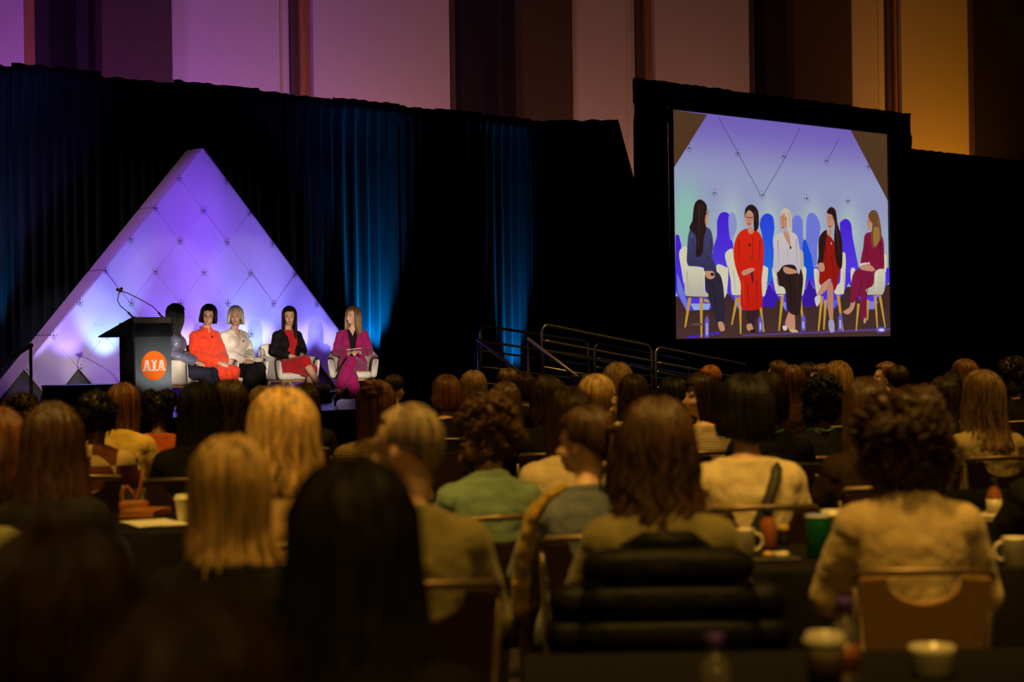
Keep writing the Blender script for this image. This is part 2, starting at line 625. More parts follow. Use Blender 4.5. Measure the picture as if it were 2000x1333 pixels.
pic([(1165, 745), (1225, 870), (1215, 985), (1100, 985)], (58, 26, 160), False)
pic([(828, 785), (900, 900), (880, 990), (765, 985)], (60, 28, 175), False)
pic([(360, 640), (362, 500), (392, 390), (395, 260), (430, 196), (485, 200), (512, 260), (505, 380), (530, 480), (500, 640)], DB, True, (82, 60, 220))
pic([(490, 240), (520, 190), (550, 230), (560, 320), (520, 420), (500, 400)], (140, 150, 205))
pic([(756, 640), (775, 420), (752, 300), (772, 228), (815, 203), (862, 232), (876, 330), (862, 450), (886, 640), (830, 780)], MBL, True, (30, 110, 225))
pic([(1030, 600), (1020, 300), (1042, 232), (1075, 220), (1108, 262), (1116, 400), (1118, 600)], LB)
pic([(1135, 640), (1140, 400), (1150, 230), (1195, 198), (1240, 240), (1262, 330), (1235, 480), (1225, 640)], LB)
pic([(1108, 760), (1112, 470), (1135, 425), (1165, 500), (1195, 600), (1200, 740), (1160, 740)], (24, 80, 215))
pic([(1440, 640), (1425, 330), (1430, 275), (1478, 248), (1518, 290), (1532, 400), (1560, 550), (1575, 690), (1450, 690)], DB, True, (86, 62, 222))
pic([(140, 1240), (420, 1195), (425, 1215), (140, 1256)], (70, 40, 190), False)
pic([(600, 1222), (1855, 1165), (1855, 1185), (600, 1236)], (92, 62, 130), False)
WOOD = (196, 150, 52)
WHT, WHS = (214, 208, 182), (182, 176, 160)


def pline(x0, y0, x1, y1, w0, w1, c):
    d = Vector((x1 - x0, y1 - y0)).normalized()
    n_ = Vector((-d.y, d.x))
    a, b = Vector((x0, y0)), Vector((x1, y1))
    pic([tuple(a + n_ * w0), tuple(b + n_ * w1), tuple(b - n_ * w1), tuple(a - n_ * w0)], c, False)


def pellipse(x, y, rx, ry, c):
    pic([(x + rx * cos(2 * pi * k / 16), y + ry * sin(2 * pi * k / 16)) for k in range(16)], c, False)


SKIN = (196, 140, 112)
# seat 1
for q in ((165, 910, 125, 1160), (260, 910, 262, 1245), (285, 930, 330, 945)):
    pline(*q, 14, 7, WOOD)
pic([(75, 530), (130, 478), (150, 560), (165, 700), (120, 800), (95, 680)], WHT)
pic([(385, 645), (470, 655), (488, 680), (472, 880), (430, 890)], WHT)
pic([(160, 350), (220, 310), (330, 330), (362, 460), (352, 560), (385, 660), (380, 710), (290, 690), (270, 650), (150, 640), (142, 500)], (70, 70, 112), True, (52, 50, 84))
pic([(290, 690), (400, 700), (440, 790), (455, 960), (450, 1120), (395, 1130), (350, 1000), (300, 850)], (46, 40, 58))
pic([(400, 1120), (440, 1118), (458, 1180), (420, 1190)], SKIN)
pic([(105, 665), (125, 645), (260, 655), (285, 690), (290, 840), (318, 880), (300, 905), (140, 900), (118, 800)], WHT, True, WHS)
pic([(285, 690), (360, 690), (370, 740), (330, 755), (300, 735)], SKIN)
pellipse(352, 715, 16, 14, (40, 30, 40))
pic([(300, 150), (318, 200), (312, 290), (285, 310), (270, 200)], SKIN)
pic([(190, 200), (205, 120), (245, 84), (290, 110), (308, 160), (290, 260), (300, 330), (280, 420), (268, 540), (215, 560), (215, 400), (160, 330), (185, 260)], (44, 26, 26))
pline(298, 205, 316, 210, 3, 3, (40, 30, 30))
# seat 2
for q in ((585, 900, 590, 1215), (560, 910, 515, 1140), (745, 900, 785, 1200)):
    pline(*q, 13, 6, WOOD)
pic([(460, 540), (505, 500), (530, 520), (540, 660), (490, 660), (470, 620)], WHT)
pic([(490, 670), (515, 655), (570, 665), (598, 850), (590, 890), (520, 890), (505, 760)], WHT)
pic([(765, 660), (810, 655), (820, 690), (800, 870), (770, 885)], WHT)
pic([(640, 1000), (735, 990), (730, 1060), (700, 1130), (705, 1190), (670, 1190), (650, 1130)], (52, 34, 42))
pic([(640, 1140), (680, 1130), (695, 1190), (650, 1185)], SKIN)
pellipse(690, 1192, 24, 14, (38, 30, 36))
pic([(535, 600), (530, 500), (560, 390), (620, 335), (700, 335), (755, 380), (782, 470), (780, 620), (765, 760), (770, 900), (755, 1000), (600, 1000), (590, 800), (560, 700)], (216, 40, 22), True, (196, 30, 18))
pic([(672, 690), (690, 690), (696, 790), (684, 770)], (50, 28, 60))
pic([(600, 690), (680, 660), (705, 680), (620, 725)], SKIN)
pellipse(675, 345, 26, 30, SKIN)
pellipse(662, 238, 38, 76, SKIN)
pic([(622, 240), (630, 160), (680, 128), (730, 170), (742, 260), (735, 330), (705, 350), (698, 300), (695, 210), (660, 175), (635, 200)], (40, 24, 26))
pline(632, 236, 692, 240, 3, 3, (50, 30, 30))
pline(646, 290, 672, 292, 5, 5, (150, 60, 60))
pellipse(664, 468, 10, 12, (60, 24, 16))
pellipse(682, 570, 8, 14, (110, 60, 30))
# seat 3
for q in ((940, 890, 910, 1190), (1085, 900, 1120, 1180)):
    pline(*q, 13, 6, WOOD)
pic([(1080, 520), (1112, 530), (1116, 660), (1085, 660)], WHS)
pic([(852, 680), (880, 655), (905, 700), (955, 815), (960, 880), (890, 880)], WHT)
pic([(1105, 665), (1140, 680), (1120, 860), (1095, 880)], WHT)
pic([(960, 1130), (1000, 1010), (1035, 1000), (1045, 1180), (1010, 1190), (985, 1170)], SKIN)
pic([(895, 690), (950, 630), (1050, 630), (1110, 720), (1100, 900), (1080, 1050), (985, 1020), (960, 840), (900, 800)], (48, 30, 30))
pic([(940, 1150), (970, 1150), (975, 1180), (950, 1185)], (210, 205, 205))
pic([(1005, 1175), (1050, 1180), (1070, 1200), (1010, 1200)], (200, 185, 120))
pic([(865, 560), (870, 420), (900, 375), (1000, 360), (1055, 385), (1080, 480), (1090, 640), (1075, 715), (1040, 640), (950, 640), (900, 695), (862, 680)], (206, 196, 196), True, (190, 184, 192))
pic([(945, 365), (990, 365), (1005, 480), (970, 430)], SKIN)
pellipse(1006, 490, 8, 14, (40, 30, 30))
pic([(955, 650), (1050, 680), (1070, 700), (990, 712), (950, 690)], SKIN)
pellipse(948, 262, 32, 72, SKIN)
pic([(920, 230), (935, 175), (965, 158), (1005, 190), (1018, 280), (1015, 360), (985, 365), (975, 260), (950, 200)], (204, 190, 168))
pline(930, 318, 952, 322, 5, 4, (170, 70, 70))
# seat 4
for q in ((1270, 900, 1240, 1190), (1300, 930, 1285, 1180), (1405, 890, 1445, 1190)):
    pline(*q, 13, 6, WOOD)
pic([(1435, 545), (1466, 545), (1466, 680), (1440, 680)], WHT)
pic([(1200, 690), (1220, 665), (1245, 700), (1260, 860), (1225, 880)], WHT)
pic([(1380, 820), (1420, 780), (1430, 660), (1466, 680), (1455, 860), (1440, 880), (1380, 880)], WHT)
pic([(1290, 760), (1340, 745), (1330, 820), (1260, 890), (1235, 950), (1215, 930), (1245, 850)], SKIN)
pic([(1320, 790), (1360, 800), (1365, 950), (1360, 1100), (1335, 1100), (1315, 950)], (186, 130, 100))
pic([(1210, 910), (1250, 890), (1255, 940), (1230, 985), (1215, 960)], (206, 200, 206))
pic([(1325, 1105), (1365, 1100), (1375, 1180), (1355, 1205), (1330, 1185)], (160, 156, 190))
pic([(1285, 400), (1330, 390), (1390, 480), (1420, 650), (1400, 790), (1370, 850), (1340, 750), (1250, 800), (1255, 640)], (150, 26, 18))
pic([(1240, 560), (1240, 430), (1265, 370), (1310, 345), (1300, 450), (1280, 600), (1260, 640), (1230, 630)], (52, 26, 24))
pic([(1235, 630), (1280, 620), (1290, 680), (1250, 690)], SKIN)
pellipse(1335, 365, 18, 32, SKIN)
pellipse(1340, 255, 34, 76, SKIN)
pic([(1310, 200), (1325, 160), (1355, 150), (1385, 185), (1400, 290), (1435, 420), (1440, 620), (1420, 670), (1385, 600), (1370, 420), (1375, 300), (1355, 220)], (46, 24, 22))
pline(1322, 312, 1345, 314, 5, 4, (150, 60, 50))
pellipse(1347, 455, 4, 10, (220, 200, 190))
# seat 5
for q in ((1575, 960, 1555, 1190), (1655, 930, 1650, 1100), (1715, 900, 1735, 1190), (1755, 900, 1800, 1165)):
    pline(*q, 11, 5, WOOD)
pic([(1785, 560), (1812, 560), (1805, 690), (1785, 690)], WHT)
pic([(1508, 680), (1545, 670), (1540, 790), (1520, 830)], WHT)
pic([(1510, 940), (1545, 930), (1535, 1000), (1490, 1050), (1445, 1030), (1500, 990)], SKIN)
pic([(1540, 690), (1700, 680), (1720, 820), (1650, 860), (1640, 1080), (1595, 1080), (1590, 900), (1535, 950), (1505, 930)], (128, 26, 62))
pic([(1595, 640), (1615, 480), (1630, 380), (1700, 360), (1775, 400), (1790, 560), (1780, 690), (1690, 700)], (132, 24, 58))
pic([(1640, 860), (1640, 840), (1700, 800), (1715, 690), (1795, 685), (1780, 880), (1660, 890)], WHT, True, WHS)
pic([(1578, 625), (1665, 612), (1672, 628), (1585, 645)], (214, 208, 200), False)
pic([(1590, 645), (1660, 630), (1710, 670), (1690, 690), (1600, 675)], SKIN)
pic([(1620, 1085), (1640, 1085), (1635, 1120), (1618, 1125)], SKIN)
pellipse(1665, 290, 20, 60, SKIN)
pic([(1655, 230), (1680, 180), (1720, 180), (1745, 230), (1765, 350), (1760, 420), (1700, 500), (1675, 400), (1690, 300)], (112, 72, 40))
pic([(1700, 330), (1745, 330), (1750, 420), (1705, 480)], (160, 112, 58))
# folds, hair lights and chair shading
for (x0, y0, x1, y1, w, c) in ((180, 420, 200, 560, 6, (52, 52, 88)), (330, 420, 345, 560, 6, (48, 48, 82)), (300, 560, 360, 650, 5, (46, 46, 78)), (165, 400, 190, 380, 5, (92, 94, 138)),
                               (345, 800, 400, 1100, 4, (32, 28, 44)), (565, 420, 575, 640, 6, (176, 26, 14)), (745, 420, 740, 620, 6, (172, 24, 14)), (640, 800, 650, 990, 5, (160, 22, 12)), (715, 760, 720, 990, 5, (160, 22, 12)),
                               (600, 760, 615, 980, 4, (224, 62, 36)), (685, 400, 684, 640, 3, (150, 24, 14)), (895, 430, 905, 640, 5, (160, 152, 164)), (1050, 420, 1056, 620, 5, (160, 152, 164)), (975, 500, 980, 630, 4, (172, 166, 176)),
                               (990, 720, 1010, 980, 5, (30, 18, 20)), (1060, 740, 1062, 1000, 5, (64, 42, 40)), (1300, 480, 1296, 720, 4, (116, 18, 14)), (1345, 560, 1372, 760, 4, (112, 16, 12)), (1258, 420, 1262, 600, 4, (34, 16, 16)),
                               (1640, 480, 1650, 640, 5, (96, 16, 44)), (1755, 440, 1762, 640, 5, (98, 14, 42)), (1600, 760, 1560, 920, 5, (98, 18, 48)), (1660, 760, 1615, 1040, 4, (96, 18, 46)),
                               (235, 130, 228, 500, 6, (66, 42, 40)), (262, 120, 262, 420, 4, (58, 36, 34)), (700, 180, 722, 300, 5, (70, 48, 46)), (985, 200, 1002, 330, 4, (160, 142, 118)), (1380, 260, 1412, 560, 5, (72, 42, 36)),
                               (1735, 260, 1748, 380, 5, (146, 100, 54)), (130, 690, 140, 870, 5, (170, 164, 146)), (275, 690, 280, 870, 4, (232, 226, 204)), (520, 690, 540, 870, 4, (178, 172, 156)), (880, 700, 905, 850, 4, (178, 172, 156)),
                               (1225, 700, 1238, 860, 4, (178, 172, 156)), (1450, 700, 1445, 860, 4, (180, 174, 158)), (1725, 700, 1715, 860, 4, (232, 226, 204)), (120, 905, 320, 908, 6, (60, 46, 60)), (505, 894, 598, 894, 5, (60, 46, 70)), (885, 884, 965, 884, 5, (60, 46, 70)),
                               (1640, 894, 1785, 886, 5, (60, 46, 60))):
    pline(x0, y0, x1, y1, w, w * 0.35, c)
for (x, y, d_) in ((640, 238, 1), (676, 240, 1), (932, 250, 1), (958, 252, 1), (1324, 246, 1), (1350, 248, 1), (1660, 272, 1), (308, 196, 1)):
    pellipse(x, y, 5, 3.5, (46, 26, 24))
    pline(x - 8, y - 14, x + 8, y - 14, 2, 2, (80, 52, 40))
for (x, y) in ((655, 266), (938, 282), (1328, 276), (1652, 294)):
    pline(x, y - 20, x - 5, y + 4, 2, 4, (164, 108, 84))
# water bottles
for (x, y0, y1) in ((295, 1065, 1245), (745, 1060, 1200), (1105, 1050, 1190), (1415, 1040, 1190)):
    pic([(x - 18, y0 + 40), (x - 6, y0), (x + 6, y0), (x + 18, y0 + 40), (x + 18, y1), (x - 18, y1)], (104, 90, 186), False)
    pic([(x - 8, y0 + 60), (x + 6, y0 + 60), (x + 8, y1 - 20), (x - 8, y1 - 20)], (176, 170, 224), False)
pic([(1725, 1160), (1795, 1155), (1795, 1200), (1725, 1205)], (90, 80, 190), False)
pellipse(1760, 1182, 24, 12, (210, 206, 220))
pellipse(215, 1135, 60, 10, (96, 76, 70))

me = bpy.data.meshes.new('projected_picture')
me.from_pydata(PV, [], PF)
ca = me.color_attributes.new('picture', 'FLOAT_COLOR', 'POINT')
ca.data.foreach_set('color', [c for q in PC for c in q])
pm = bpy.data.materials.new('projected_picture')
pm.use_nodes = True
nt = pm.node_tree
nt.nodes.remove(nt.nodes['Principled BSDF'])
an = nt.nodes.new('ShaderNodeAttribute')
an.attribute_name = 'picture'
em = nt.nodes.new('ShaderNodeEmission')
em.inputs[1].default_value = 0.9
nt.links.new(an.outputs['Color'], em.inputs[0])
nt.links.new(em.outputs[0], nt.nodes['Material Output'].inputs[0])
put('projected_picture', me, pm, scr)

# ------------------------------------------------------------ stage platform
SF = 18.15
sA0, sA1 = acoord(86, 800, SF), acoord(985, 780, SF)
DECK = mat('stage_deck', (0.012, 0.011, 0.016), rough=0.28, spec=0.5, var=0.3, scale=12)
stg = empty('stage_platform', st(sA0, SF), TH)
tag(stg, 'low black stage platform with glossy deck below the panel chairs', 'stage')
SW = sA1 - sA0
nd = int(SW / 1.22)
for i in range(nd + 1):
    x0, x1 = i * 1.22, min((i + 1) * 1.22, SW)
    if x1 - x0 > 0.05:
        for (y0, y1) in ((0, 2.44), (2.445, 4.88), (4.885, 7.9)):
            MB().bbox(x0 + 0.003, x1 - 0.003, y0, y1, STAGE_Z - 0.09, STAGE_Z, 0.004).build('deck_panel', DECK, stg)
drape(SW, STAGE_Z - 0.1, 0.12, 0.02, 77).xf(Matrix.Translation((0, 0.04, 0))).build('stage_skirt', BLACKVEL, stg)
EDGE = mat('stage_edge', (0.10, 0.10, 0.11), rough=0.4, metal=0.8)
MB().bbox(0, SW, -0.012, 0.0, STAGE_Z - 0.03, STAGE_Z - 0.008, 0.003).build('edge_trim', EDGE, stg)
MB().box(0.05, SW - 0.05, 0.3, 7.8, 0.02, STAGE_Z - 0.1).build('stage_base', BLACKPLASTIC, stg)

# ------------------------------------------------------------ lit pyramid of diamond panels
PD = 25.0
aL, aR = acoord(-8, 787, PD), acoord(747, 761, PD)
aC = (aL + aR) / 2
PH = hit(390, 290, PD).z - STAGE_Z
PW = aR - aL
pyr = empty('pyramid_backdrop', st(aC, PD, STAGE_Z), TH)
tag(pyr, 'tall white triangular stage backdrop of diamond panels glowing violet', 'backdrop')
PANELM = mat('white_stretch_panel', (0.78, 0.76, 0.80), rough=0.55, spec=0.3, var=0.02, scale=8)
GREYP = mat('grey_base_panel', (0.11, 0.115, 0.13), rough=0.7, var=0.06, scale=10)
SIDEP = mat('side_panel_white', (0.62, 0.55, 0.55), rough=0.7, var=0.04, scale=12)
STUD = mat('dark_stud', (0.03, 0.03, 0.04), rough=0.3, metal=0.7)
NR = 8


def node(k, j):
    return (-PW / 2 * k / NR + PW / NR * j, PH * (1 - k / NR))


def shrink(poly, g):
    cx = sum(p[0] for p in poly) / len(poly)
    cz = sum(p[1] for p in poly) / len(poly)
    return [(cx + (x - cx) * (1 - g), cz + (z - cz) * (1 - g)) for x, z in poly]


for k in range(NR - 1):
    for j in range(k + 1):
        T, Lq, Rq, B = node(k, j), node(k + 1, j), node(k + 1, j + 1), node(k + 2, j + 1)
        dy = random.uniform(-0.006, 0.006)
        # a diamond creased slightly along its middle so that each panel catches the wash differently
        q = shrink([T, Rq, B, Lq], 0.006)
        MB().add([(x, dy + (0.0 if i % 2 else -0.004), z) for i, (x, z) in enumerate(q)] + [(x, 0.03, z) for x, z in q],
                 [(0, 3, 1), (3, 2, 1), (0, 1, 5, 4), (1, 2, 6, 5), (2, 3, 7, 6), (3, 0, 4, 7)]).build('diamond_panel', PANELM, pyr)
for j in range(NR):
    q = shrink([node(NR - 1, j), node(NR, j + 1), node(NR, j)], 0.015)
    MB().prism(q, 0.05, 0.08, 'y').build('base_triangle', GREYP, pyr)
TK = 0.42
apex, bl, br = (0, PH), (-PW / 2, 0), (PW / 2, 0)
FRM = mat('pyramid_frame', (0.05, 0.05, 0.06), rough=0.6)
MB().prism([apex, br, bl], 0.085, 0.11, 'y').build('inner_frame', FRM, pyr)
MB().prism([apex, br, bl], TK - 0.02, TK, 'y').build('back_panel', FRM, pyr)
for sgn in (-1, 1):
    for i in range(4):
        t0, t1 = i / 4 + 0.002, (i + 1) / 4 - 0.002
        e = (sgn * PW / 2)
        p0, p1 = (e * t0, PH * (1 - t0)), (e * t1, PH * (1 - t1))
        nx, nz = PH * sgn, PW / 2
        l = math.hypot(nx, nz)
        nx, nz = nx / l * 0.02, nz / l * 0.02
        MB().prism([p0, p1, (p1[0] + nx, p1[1] + nz), (p0[0] + nx, p0[1] + nz)], 0.0, TK, 'y').build('side_panel', SIDEP, pyr)
mb = MB()
for (dx, dz, r) in ((0, 0, 0.012), (-0.045, 0.012, 0.006), (0.045, 0.012, 0.006), (0, 0.055, 0.006), (0, -0.05, 0.006), (-0.03, -0.034, 0.0055), (0.03, -0.034, 0.0055)):
    mb.lathe([(r, 0), (r, 0.012), (r * 0.5, 0.018)], 8)
    mb.v[-24:] = [(x + dx, -z, y + dz) for x, y, z in mb.v[-24:]]
conm = mb.mesh('connector')
for k in range(1, NR):
    for j in range(k + 1):
        x, z = node(k, j)
        x *= 0.985
        put('connector', conm, STUD, pyr, (x, -0.004, z))

# uplights along the foot of the pyramid and of the drapes
CANM = mat('uplight_body', (0.015, 0.015, 0.017), rough=0.5, metal=0.3)


def uplight(a, b, z, target, color, power, angle, label, blend=0.7):
    e = empty('uplight', st(a, b, z), TH)
    tag(e, label, 'stage light', 'floor uplights')
    MB().lathe([(0.075, 0.05), (0.09, 0.07), (0.09, 0.17), (0.08, 0.185), (0.02, 0.175)], 14).build('lamp_can', CANM, e)
    MB().tube([(-0.09, 0, 0.12), (-0.11, 0, 0.1), (-0.11, 0, 0.028), (0.11, 0, 0.028), (0.11, 0, 0.1), (0.09, 0, 0.12)], 0.008, 6).build('yoke', CANM, e)
    MB().bbox(-0.12, 0.12, -0.05, 0.05, 0.0, 0.02, 0.004).build('foot_plate', CANM, e)
    spot('uplight_beam', st(a, b, z + 0.25), target, color, power, angle, blend, 0.05)


for i, (px, p, col) in enumerate(((60, 130, (0.36, 0.26, 1.0)), (130, 130, (0.24, 0.16, 1.0)), (205, 120, (0.28, 0.55, 1.0)), (345, 110, (0.2, 0.14, 1.0)),
                                  (437, 110, (0.2, 0.22, 1.0)), (500, 130, (0.24, 0.36, 1.0)), (590, 110, (0.2, 0.2, 1.0)), (640, 70, (0.2, 0.2, 1.0)))):
    a = acoord(px, 770, PD)
    uplight(a, PD - 0.55, STAGE_Z, st(a, PD, STAGE_Z + 1.6), col, p, 62,
            'small black floor uplight at the foot of the pyramid, %s from the left' % ['first', 'second', 'third', 'fourth', 'fifth', 'sixth', 'seventh', 'eighth'][i])
for (px, ty, p, lab, w) in ((731, 1.25, 900, 'under the brightest blue streak', 46), (625, 5.5, 170, 'under the tall faint blue folds', 15), (1000, 2.0, 1000, 'under the blue streak by the ramp', 30),
                            (-5, 2.2, 200, 'at the left frame edge', 30)):
    a = acoord(px, 740, DD)
    zf = STAGE_Z if px < 900 else 0.0
    off_ = 0.36 if ty < 5 else 0.27
    uplight(a, DD - off_, zf, st(a, DD + 0.06, zf + 0.25 + ty), (0.0, 0.38, 0.9), p, w, 'black floor uplight ' + lab, 0.75)

# ------------------------------------------------------------ lectern
lp_ab = (acoord(263, 700, 18.35), 18.35)
lec = empty('lectern', st(lp_ab[0], lp_ab[1], STAGE_Z), TH)
tag(lec, 'black lectern with round orange emblem and two gooseneck microphones', 'lectern')
LW, LD, LH = 0.50, 0.33, 1.15
LBLK = mat('lectern_black', (0.01, 0.01, 0.011), rough=0.4)
MB().bbox(0, LW, 0.012, LD, 0.0, LH - 0.05, 0.005).build('body', LBLK, lec)
MB().prism([(0.0, LH), (0.06, LH), (0.76, LH - 0.2), (0.76, LH - 0.215), (0.0, LH - 0.215)][::-1], -0.02, LW + 0.02, 'x').build('desk_hood', mat('lectern_hood', (0.012, 0.012, 0.02), rough=0.3), lec)
MB().bbox(0.0, LW, -0.01, 0.05, LH - 0.055, LH + 0.012, 0.004).build('top_rail', mat('lectern_steel', (0.16, 0.15, 0.14), rough=0.4, metal=0.7), lec)
# printed front banner: black running into blue grey
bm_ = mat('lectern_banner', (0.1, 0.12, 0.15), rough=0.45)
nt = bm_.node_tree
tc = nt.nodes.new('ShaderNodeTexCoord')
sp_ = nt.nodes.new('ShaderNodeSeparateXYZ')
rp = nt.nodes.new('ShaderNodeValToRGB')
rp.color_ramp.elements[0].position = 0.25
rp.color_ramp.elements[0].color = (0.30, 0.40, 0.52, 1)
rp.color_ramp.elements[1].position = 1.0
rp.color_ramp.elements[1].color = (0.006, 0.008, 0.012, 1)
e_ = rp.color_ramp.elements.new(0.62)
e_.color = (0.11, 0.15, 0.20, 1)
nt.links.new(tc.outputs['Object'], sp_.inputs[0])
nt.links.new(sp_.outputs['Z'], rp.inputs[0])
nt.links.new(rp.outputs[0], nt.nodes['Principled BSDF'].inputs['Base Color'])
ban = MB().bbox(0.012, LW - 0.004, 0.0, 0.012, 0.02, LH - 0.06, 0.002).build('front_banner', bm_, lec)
ORANGE = mat('emblem_orange', srgb(255, 118, 30), rough=0.5, emit=None)
cx, cz, rr = 0.255, 0.60, 0.170
MB().prism([(cx + rr * cos(2 * pi * k / 48), cz + rr * sin(2 * pi * k / 48)) for k in range(48)], -0.006, 0.001, 'y').build('emblem_disc', ORANGE, ban)
WHITEP = mat('emblem_white', (0.85, 0.82, 0.78), rough=0.5)


def slab_A(x, w, h, z):
    mb = MB()
    t = 0.30 * w
    mid = x + w / 2
    mb.prism([(x + 0.06 * w, z), (x + 0.06 * w + t * 0.62, z), (mid + 0.02 * w, z + h), (mid - 0.2 * w, z + h)], -0.010, -0.005, 'y')
    mb.prism([(x + w * 0.94 - t * 0.9, z), (x + w * 0.94, z), (mid + 0.2 * w, z + h), (mid - 0.10 * w, z + h)], -0.010, -0.005, 'y')
    mb.prism([(x + 0.22 * w, z + h * 0.26), (x + 0.78 * w, z + h * 0.26), (x + 0.74 * w, z + h * 0.40), (x + 0.26 * w, z + h * 0.40)], -0.010, -0.005, 'y')
    mb.box(x - 0.06 * w, x + 0.36 * w, -0.010, -0.005, z, z + h * 0.12)
    mb.box(x + 0.56 * w, x + 1.06 * w, -0.010, -0.005, z, z + h * 0.12)
    return mb


lh = 0.125
slab_A(cx - 0.148, 0.10, lh, cz - 0.06).build('letter_a', WHITEP, ban)
MB().box(cx - 0.018, cx + 0.018, -0.010, -0.005, cz - 0.06, cz - 0.06 + lh).box(cx - 0.036, cx + 0.036, -0.010, -0.005, cz - 0.06, cz - 0.044).box(
    cx - 0.036, cx + 0.036, -0.010, -0.005, cz - 0.076 + lh, cz - 0.06 + lh).build('letter_i', WHITEP, ban)
slab_A(cx + 0.048, 0.10, lh, cz - 0.06).build('letter_a', WHITEP, ban)
for (x0, y0, pts) in ((0.06, 0.10, [(0.06, 0.10, 1.15), (0.02, 0.16, 1.22), (-0.03, 0.25, 1.30), (-0.05, 0.27, 1.36), (-0.03, 0.28, 1.43), (0.0, 0.30, 1.46)]),
                      (0.5, 0.08, [(0.44, 0.08, 1.15), (0.40, 0.12, 1.22), (0.35, 0.16, 1.29), (0.22, 0.21, 1.37), (0.10, 0.27, 1.44), (0.03, 0.30, 1.468)])):
    g = MB().tube(pts, 0.006, 6)
    g.tube([pts[0], pts[1]], 0.012, 8)
    g.lathe([(0.03, 0), (0.03, 0.02), (0.015, 0.03)], 12, (pts[0][0], pts[0][1], LH - 0.01))
    mic = g.build('microphone', BLACKPLASTIC, lec)
    d = (Vector(pts[-1]) - Vector(pts[-2])).normalized()
    MB().tube([Vector(pts[-1]), Vector(pts[-1]) + d * 0.02, Vector(pts[-1]) + d * 0.07], [0.012, 0.02, 0.016], 8).build('windshield', BLACKPLASTIC, mic)

# black case in front of the pyramid
cs = empty('equipment_case', st(acoord(122, 780, 20.0), 20.0, STAGE_Z), TH)
tag(cs, 'low black equipment case on stage left of the lectern', 'case')
MB().bbox(0, 0.95, 0, 0.5, 0.015, 0.30, 0.01).build('case_body', BLACKPLASTIC, cs)
MB().bbox(-0.004, 0.954, -0.004, 0.504, 0.30, 0.36, 0.01).build('case_lid', mat('case_lid', (0.02, 0.02, 0.03), rough=0.35), cs)
for x in (0.03, 0.92):
    MB().bbox(x - 0.02, x + 0.02, -0.012, 0.02, 0.0, 0.06, 0.004).build('case_corner', BLACKMETAL, cs)
# small stage monitor near the magenta seat
mo = empty('stage_monitor', st(acoord(622, 790, 20.8), 20.8, STAGE_Z), TH + 0.3)
tag(mo, 'small black wedge stage monitor between the last two chairs', 'speaker')
MB().prism([(0, 0), (0.3, 0), (0.3, 0.22), (0.12, 0.24), (0, 0.1)], 0, 0.34, 'x').build('cabinet', BLACKPLASTIC, mo)
MB().lathe([(0.09, 0), (0.09, 0.01), (0.03, 0.004)], 16).xf(Matrix.Translation((0.17, 0.055, 0.17)) @ Matrix.Rotation(R(50), 4, 'X')).build('driver', BLACKMETAL, mo)

# ------------------------------------------------------------ ramp and stairs with tube railings
RAILM = mat('rail_tube', (0.42, 0.40, 0.38), rough=0.36, metal=0.85)
STEPM = mat('ramp_deck', (0.012, 0.012, 0.013), rough=0.7, var=0.2, scale=20)


def arc_rail(p0, p1, z0b, z1b, h, mid=(0.45,), r=0.02, name='rail', lab='', grp=None, right_post=True):
    """a rail panel between two floor points of the stage frame: hoop with rounded corners and mid rails"""
    (a0, b0), (a1, b1) = p0, p1
    e = empty(name, st(a0, b0, z0b), 0)
    tag(e, lab, 'railing', grp)
    P0, P1 = Vector((0, 0, 0)), st(a1, b1, z1b) - st(a0, b0, z0b)
    up = Vector((0, 0, h))
    d = (P1 - P0).normalized()
    c = 0.12
    pts = [P0]
    pts.append(P0 + up - Vector((0, 0, c)))
    for k in range(1, 6):
        t = k / 6 * pi / 2
        pts.append(P0 + up - Vector((0, 0, c)) * (1 - sin(t)) + d * c * (1 - cos(t)))
    pts.append(P0 + up + d * c)
    pts.append(P1 + up - d * c)
    for k in range(1, 6):
        t = k / 6 * pi / 2
        pts.append(P1 + up - Vector((0, 0, c)) * (1 - cos(t)) - d * c * (1 - sin(t)))
    pts.append(P1 + up - Vector((0, 0, c)))
    pts.append(P1)
    MB().tube(pts, r, 8).build('hoop', RAILM, e)
    for m in mid:
        MB().tube([P0 + up * m + d * 0.015, P1 + up * m - d * 0.015], r * 0.75, 8).build('mid_rail', RAILM, e)
    for m in (0.78,):
        MB().tube([P0 + up * m, P0 + up * m - VV * 0.06 + d * 0.03, P0 + up * m - VV * 0.07 + d * 0.08, P1 + up * m - VV * 0.07 - d * 0.08, P1 + up * m - VV * 0.06], r * 0.85, 8).build('handrail', RAILM, e)
    return e


def rb(px, b):
    return (acoord(px, 720, b), b)


def rz(a):   # ramp surface height: level with the stage, falling to the right
    a0, a1 = rb(1060, SF + 0.05)[0], rb(1480, SF + 0.05)[0]
    return STAGE_Z * (1 - max(0, min(1, (a - a0) / (a1 - a0)))) + 0.02 * 0


